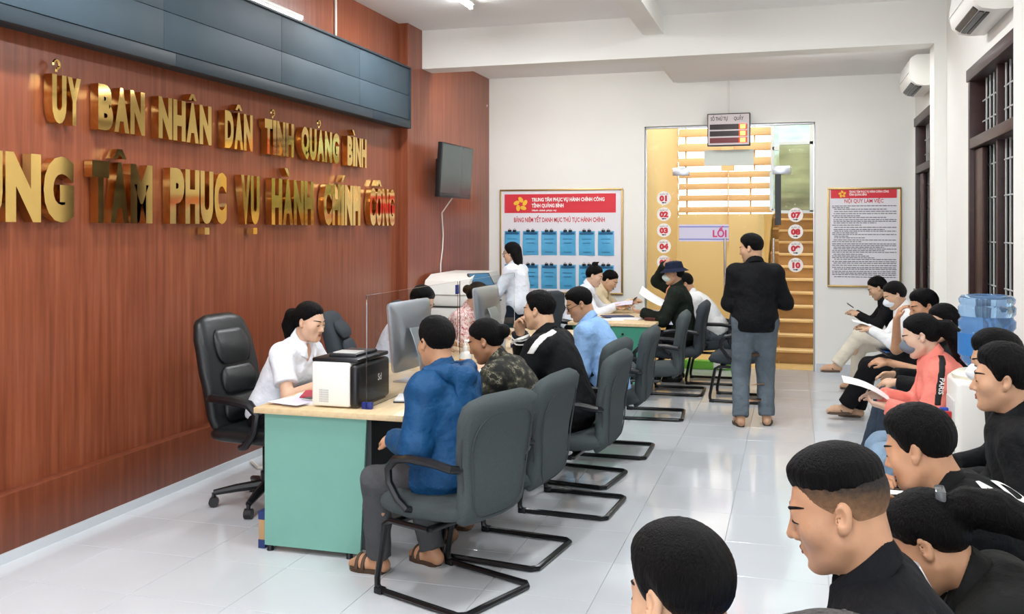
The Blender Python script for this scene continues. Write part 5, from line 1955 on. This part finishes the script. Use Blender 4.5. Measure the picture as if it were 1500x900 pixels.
HATM = cloth('navy hat cotton', '1A2138')
mb = MB()
prof = [(.150, .028), (.154, .022), (.120, .046), (.100, .062), (.096, .09), (.086, .128), (.04, .140), (.001, .141), ]
rings = [[Vector(hat.hp((r * .92 * math.cos(2 * PI * q / 28), -.012 + r * 1.06 * math.sin(2 * PI * q / 28), z))) for q in range(28)] for r, z in prof[1:]]
mb.loft(rings, caps=True)
mb.build('bucket_hat', HATM, hat.root)
patch(hat, 'orange_scarf', mat('orange scarf', 'D9946A', 0.8), inter(half(hat.neck + hat.A2[1] * .055, -hat.A2[1]), slabr(hat.neck, (1, 0, 0), .06), half(hat.neck - hat.A2[2] * .2, -hat.A2[2])), out=0.005)
person('person in white shirt sitting behind the bucket hat person', -0.80, 10.62, 180, lean=24, hunch=18, head=(8, 24, 0), skin='olive', top=C_WHITE2, toff=0.018,
       pants=C_JEANG, hair='short', hl=(-.1, .42, .80), hr=(.1, .42, .80), shoe=('shoe', BLKSHOE))
person('standing man in black long sleeved top and grey jeans', -0.31, 8.34, 98, sit=False, S=0.99, lean=-1, hunch=6, head=(64, 12, 0), skin='sand', top=C_BLACK, toff=0.022, wr=0.003,
       pants=C_JEANG, poff=0.022, hair='short', shoe=('thong', THONG), hl=(-.10, .25, 1.06), hr=(.12, .24, 1.05), elbow={-1: (-.45, -.6, -.6), 1: (.6, -.55, -.5)}, fl=(-.12, -.03, .075), fr=(.10, .05, .075), hairvol=1.25)

# ------------------------------------------------------------------ people waiting along the window wall
def wait(label_seat, x, y, a):
    waiting_seat((x, y, 0), a, label_seat)


wait('blue chair under the person in cream trousers', 1.04, 10.42, 180)
person('person in cream trousers waiting nearest the rules board', 1.04, 10.42, 180, S=0.92, lean=5, hunch=26, head=(0, 30, 0), female=True, skin='medium', top=C_BLACK, pants=C_CREAM, poff=0.02, hair='tied',
       hl=(-.08, .40, .80), hr=(.06, .42, .80), fl=(-.10, .62, .28), fr=(.10, .42, .075), knee={-1: (0, .5, .9)}, shoe=('thong', THONG), bare_feet=True)
wait('blue chair under the person in white mask and black trousers', 1.04, 8.92, 180)
person('person in white shirt, black trousers and white mask holding a phone', 1.04, 8.88, 180, S=0.95, lean=6, hunch=20, head=(10, 28, 0), female=True, skin='medium', top=C_WHITE2, pants=C_BLACKP, poff=0.03, hair='tied', mask=MASKW,
       hl=(-.08, .40, .80), hr=(.06, .42, .80), fl=(-.02, .60, .12), fr=(.10, .50, .075), knee={-1: (0, .4, 1)}, shoe=('thong', THONG), bare_feet=True)
wait('blue chair under the man resting head on hand', 1.05, 7.22, 180)
person('man in white tee shirt and dark jeans resting head on hand', 1.05, 7.22, 182, S=0.97, lean=8, hunch=14, head=(14, 16, 0), skin='tan', top=C_WHITE2, sleeve='short', pants=C_JEAN2, poff=0.02, hair='short', res=0.006,
       hl=(-.10, .42, .74), hr=(.10, .34, 1.02), elbow={1: (.3, .5, -.9)}, hand_r=dict(d=(-.1, -.3, 1), n=(0, -1, 0), curl=30), fl=(-.12, .46, .075), fr=(.12, .52, .075), shoe=('shoe', BLKSHOE))
wait('blue chair under the masked woman in dark jacket', 1.03, 6.42, 180)
person('woman in dark jacket and white mask behind the pink sweater woman', 1.03, 6.42, 180, S=0.90, lean=4, hunch=18, head=(26, 14, 0), female=True, skin='medium', top=C_BLACK2, toff=0.022, pants=C_NAVY, hair='tied', mask=MASKW,
       hl=(-.10, .42, .72), hr=(.10, .42, .74), shoe=('shoe', BLKSHOE))
wait('blue chair under the woman in pink sweater', 0.88, 5.56, 180)
pk = person('woman in coral pink sweater with black ponytail reading a paper', 0.86, 5.56, 178, S=0.93, lean=10, hunch=16, head=(-4, 20, 0), female=True, skin='fair', top=C_PINK, toff=0.022, wr=0.003, pants=C_JEAN, poff=0.03, hair='pony', mask=MASKD,
            extra_hair=[(0, -.10, .03), (0, -.15, .0), (0, -.175, -.06), (0, -.17, -.13), (0, -.15, -.19)], hl=(-.13, .38, .72), hr=(.10, .40, .74), fl=(-.10, .50, .075), fr=(.10, .46, .075), shoe=('shoe', BLKSHOE), res=0.006,
            hand_l=dict(d=(.3, 1, .1), n=(.4, 0, .9), curl=30))
wait('blue chair under the masked man behind the young man', 0.97, 4.38, 180)
person('man in black with white mask sitting behind the young man', 0.96, 4.38, 178, S=0.94, lean=6, hunch=14, head=(4, 12, 0), skin='olive', top=C_BLACK2, toff=0.024, pants=C_BLACKP, hair='short', mask=MASKW, hairvol=1.5, shoe=('shoe', BLKSHOE))
wait('blue chair under the young man in black jacket', 0.92, 3.76, 180)
ym = person('young man in black jacket looking across the room by the dispenser', 0.86, 3.76, 176, S=0.95, lean=7, hunch=12, head=(-4, 4, 0), skin='olive', top=C_BLACK2, toff=0.030, wr=0.0035, pants=C_BLACKP, hair='short', res=0.0055, hairvol=1.4,
            hl=(-.16, .30, .66), hr=(.14, .32, .66), shoe=('shoe', BLKSHOE))
wait('blue chair under the man in lettered black jacket', 0.80, 2.98, 180)
ad = person('man in black jacket with white letters, chin on hand', 0.74, 2.98, 176, lean=34, hunch=14, head=(-18, 18, 0), skin='amber', top=C_BLACK2, toff=0.028, wr=0.003, pants=C_BLACKP, hair='short', res=0.0055, S=0.98, hairvol=1.3,
            hl=(-.04, .50, .84), hr=(.10, .44, .80), elbow={-1: (-.5, .2, -.9)}, hand_l=dict(d=(.2, .1, .9), n=(.2, -.9, .1), curl=55), shoe=('shoe', BLKSHOE))
wait('blue chair under the bent woman in dark jacket', 0.76, 2.40, 180)
bn = person('woman in dark printed jacket bending low with clipped black hair', 0.76, 2.40, 176, S=0.95, lean=40, hunch=20, head=(-14, 40, 0), female=True, skin='bronze', top=DARKPRINT, toff=0.026, wr=0.003, pants=C_BLACKP, hair='pony', res=0.0055,
            extra_hair=[(0, -.10, .03), (0, -.14, .02), (0, -.19, -.02), (0, -.23, -.08), (0, -.25, -.14)], hl=(-.02, .58, .84), hr=(.06, .50, .76), shoe=('shoe', BLKSHOE))
MB().box((-.035, -.012, -.02), (.035, .012, .02), .005).build('hair_clip', mat('clear grey clip', '55585A', 0.2), bn.root).location = Vector(bn.hp((0, -.10, .075)))
wait('blue chair under the man in black polo shirt', 0.26, 1.96, 176)
polo = person('man in black polo shirt with shaved sides looking down', 0.265, 1.955, 174, S=0.955, lean=8, hunch=14, head=(2, 18, 0), skin='amber', top=C_POLO, sleeve='short', toff=0.018, pants=C_BLACKP, hair='fade', res=0.0038, hres=0.0035,
              vneck=0.9, hl=(-.14, .30, .66), hr=(.14, .32, .66), shoe=('shoe', BLKSHOE), headscale=0.95)
wait('blue chair under the man in denim jacket', 0.08, 1.58, 174)
den = person('man in blue denim jacket seen from behind', 0.07, 1.58, 174, S=0.92, hipz=0.525, lean=14, hunch=24, twist=-24, head=(-32, 16, 0), headscale=0.91, skin='sand', top=C_DENIMJ, toff=0.026, pants=C_BLACKP, hair='short', res=0.0042, hres=0.0042, hairvol=1.1, shoe=('shoe', BLKSHOE))
wait('blue chair under the person with greying hair', 0.20, 0.99, 174)
person('person with greying hair in dark top below the polo shirt man', 0.205, 0.99, 174, S=0.99, hipz=0.54, lean=6, hunch=16, head=(0, 12, 0), skin='amber', top=C_BLACK, pants=C_BLACKP, hair='short', hairmat=HAIRG, shoe=('shoe', BLKSHOE))

# lettering and trims on clothes
ad_o = ad.neck - ad.A2[2] * .13 - ad.A2[0] * .06 - ad.A2[1] * .22
garment_text(ad, 'ADI', ad_o, ad.A2[0] * .8 - ad.A2[2] * .6, ad.A2[0] * .6 + ad.A2[2] * .8, .13, C_STRIPE, 'letter_print')
nk = pk.sh[-1]
patch(pk, 'black_band', C_BLACKS, inter(slabr(nk + np.array([0, .005, 0]), (0, 1, 0.15), .017), half(pk.neck + np.array([-.07, 0, 0]), (1, 0, 0)), half(nk - np.array([0, 0, .15]), (0, 0, -1))))
garment_text(pk, 'PARIS', nk + np.array([-.16, .016, -.05]), (0, .12, -1), (0, -1, -.12), .034, C_STRIPE, 'letter_print')
garment_text(bn, 'BRA', bn.neck - bn.A2[2] * .14 - bn.A2[0] * .06 - bn.A2[1] * .22, bn.A2[0] * .9 - bn.A2[2] * .3, bn.A2[0] * .3 + bn.A2[2] * .9, .06, mat('faded grey print', '6A6A62', 0.8), 'letter_print')

# ------------------------------------------------------------------ papers and phones in hands
sheet('paper_sheet', None, [(.26, 5.42, .84), (.50, 5.40, .745), (.50, 5.66, .745), (.26, 5.68, .84)], PAPER, 'white document held by the woman in pink sweater', 'paper', bend=.02)
sheet('paper_sheet', None, [(.50, 8.80, .86), (.68, 8.80, .80), (.68, 9.04, .80), (.50, 9.04, .86)], PAPER, 'white sheet held by the masked person in black trousers', 'paper')
sheet('paper_sheet', None, [at(941, 419, Y=9.78), at(976, 441, Y=9.78), at(968, 449, Y=9.58), at(936, 430, Y=9.58)], PAPER, 'white form held up by the bucket hat person', 'paper')
sheet('paper_sheet', None, [at(957, 454, Y=9.68), at(976, 457, Y=9.68), at(986, 476, Y=9.62), at(964, 474, Y=9.62)], LILAC, 'printed sheet hanging from the bucket hat person hand', 'paper')
sheet('paper_sheet', None, [(-1.94, 10.30, .80), (-1.68, 10.32, .85), (-1.70, 10.52, .88), (-1.96, 10.50, .83)], LILAC, 'lilac sheet read by the top bun clerk', 'paper')
sheet('paper_sheet', None, [(.12, 2.74, .93), (.34, 2.74, .95), (.34, 2.98, .90), (.12, 2.98, .88)], PAPER, 'white sheet under the chin of lettered jacket man', 'paper')
sheet('paper_sheet', None, [(.235, 2.23, .945), (.255, 2.18, .945), (.41, 2.14, .70), (.28, 2.27, .70)], PAPER, 'white sheet held by the bent woman', 'paper')
sheet('paper_slip', None, [(.03, 2.36, .915), (.07, 2.34, .935), (.12, 2.36, .89), (.08, 2.38, .87)], mat('paper coral', 'E8827E', 0.8), 'small coral paper slip in the bent woman hand', 'paper', bend=.003)


def phone(loc, rot, label):
    t_ = empty('mobile_phone', loc, 0, label, 'phone')
    t_.rotation_euler = rot
    MB().box((-.036, -.075, 0), (.036, .075, .008), .004).build('case', BLACKP, t_)
    box('screen', (-.033, -.07, .008), (.033, .07, .009), mat('phone screen', '26303C', .15), t_)


phone((-1.74, 10.87, .86), (0, R(-50), 0), 'dark phone held over the far desk by beige blouse woman')
phone((.56, 10.42, .88), (0, R(35), 0), 'dark phone held by the person in cream trousers')
phone((.60, 7.14, .80), (0, R(35), R(10)), 'dark phone held by the man resting head on hand')
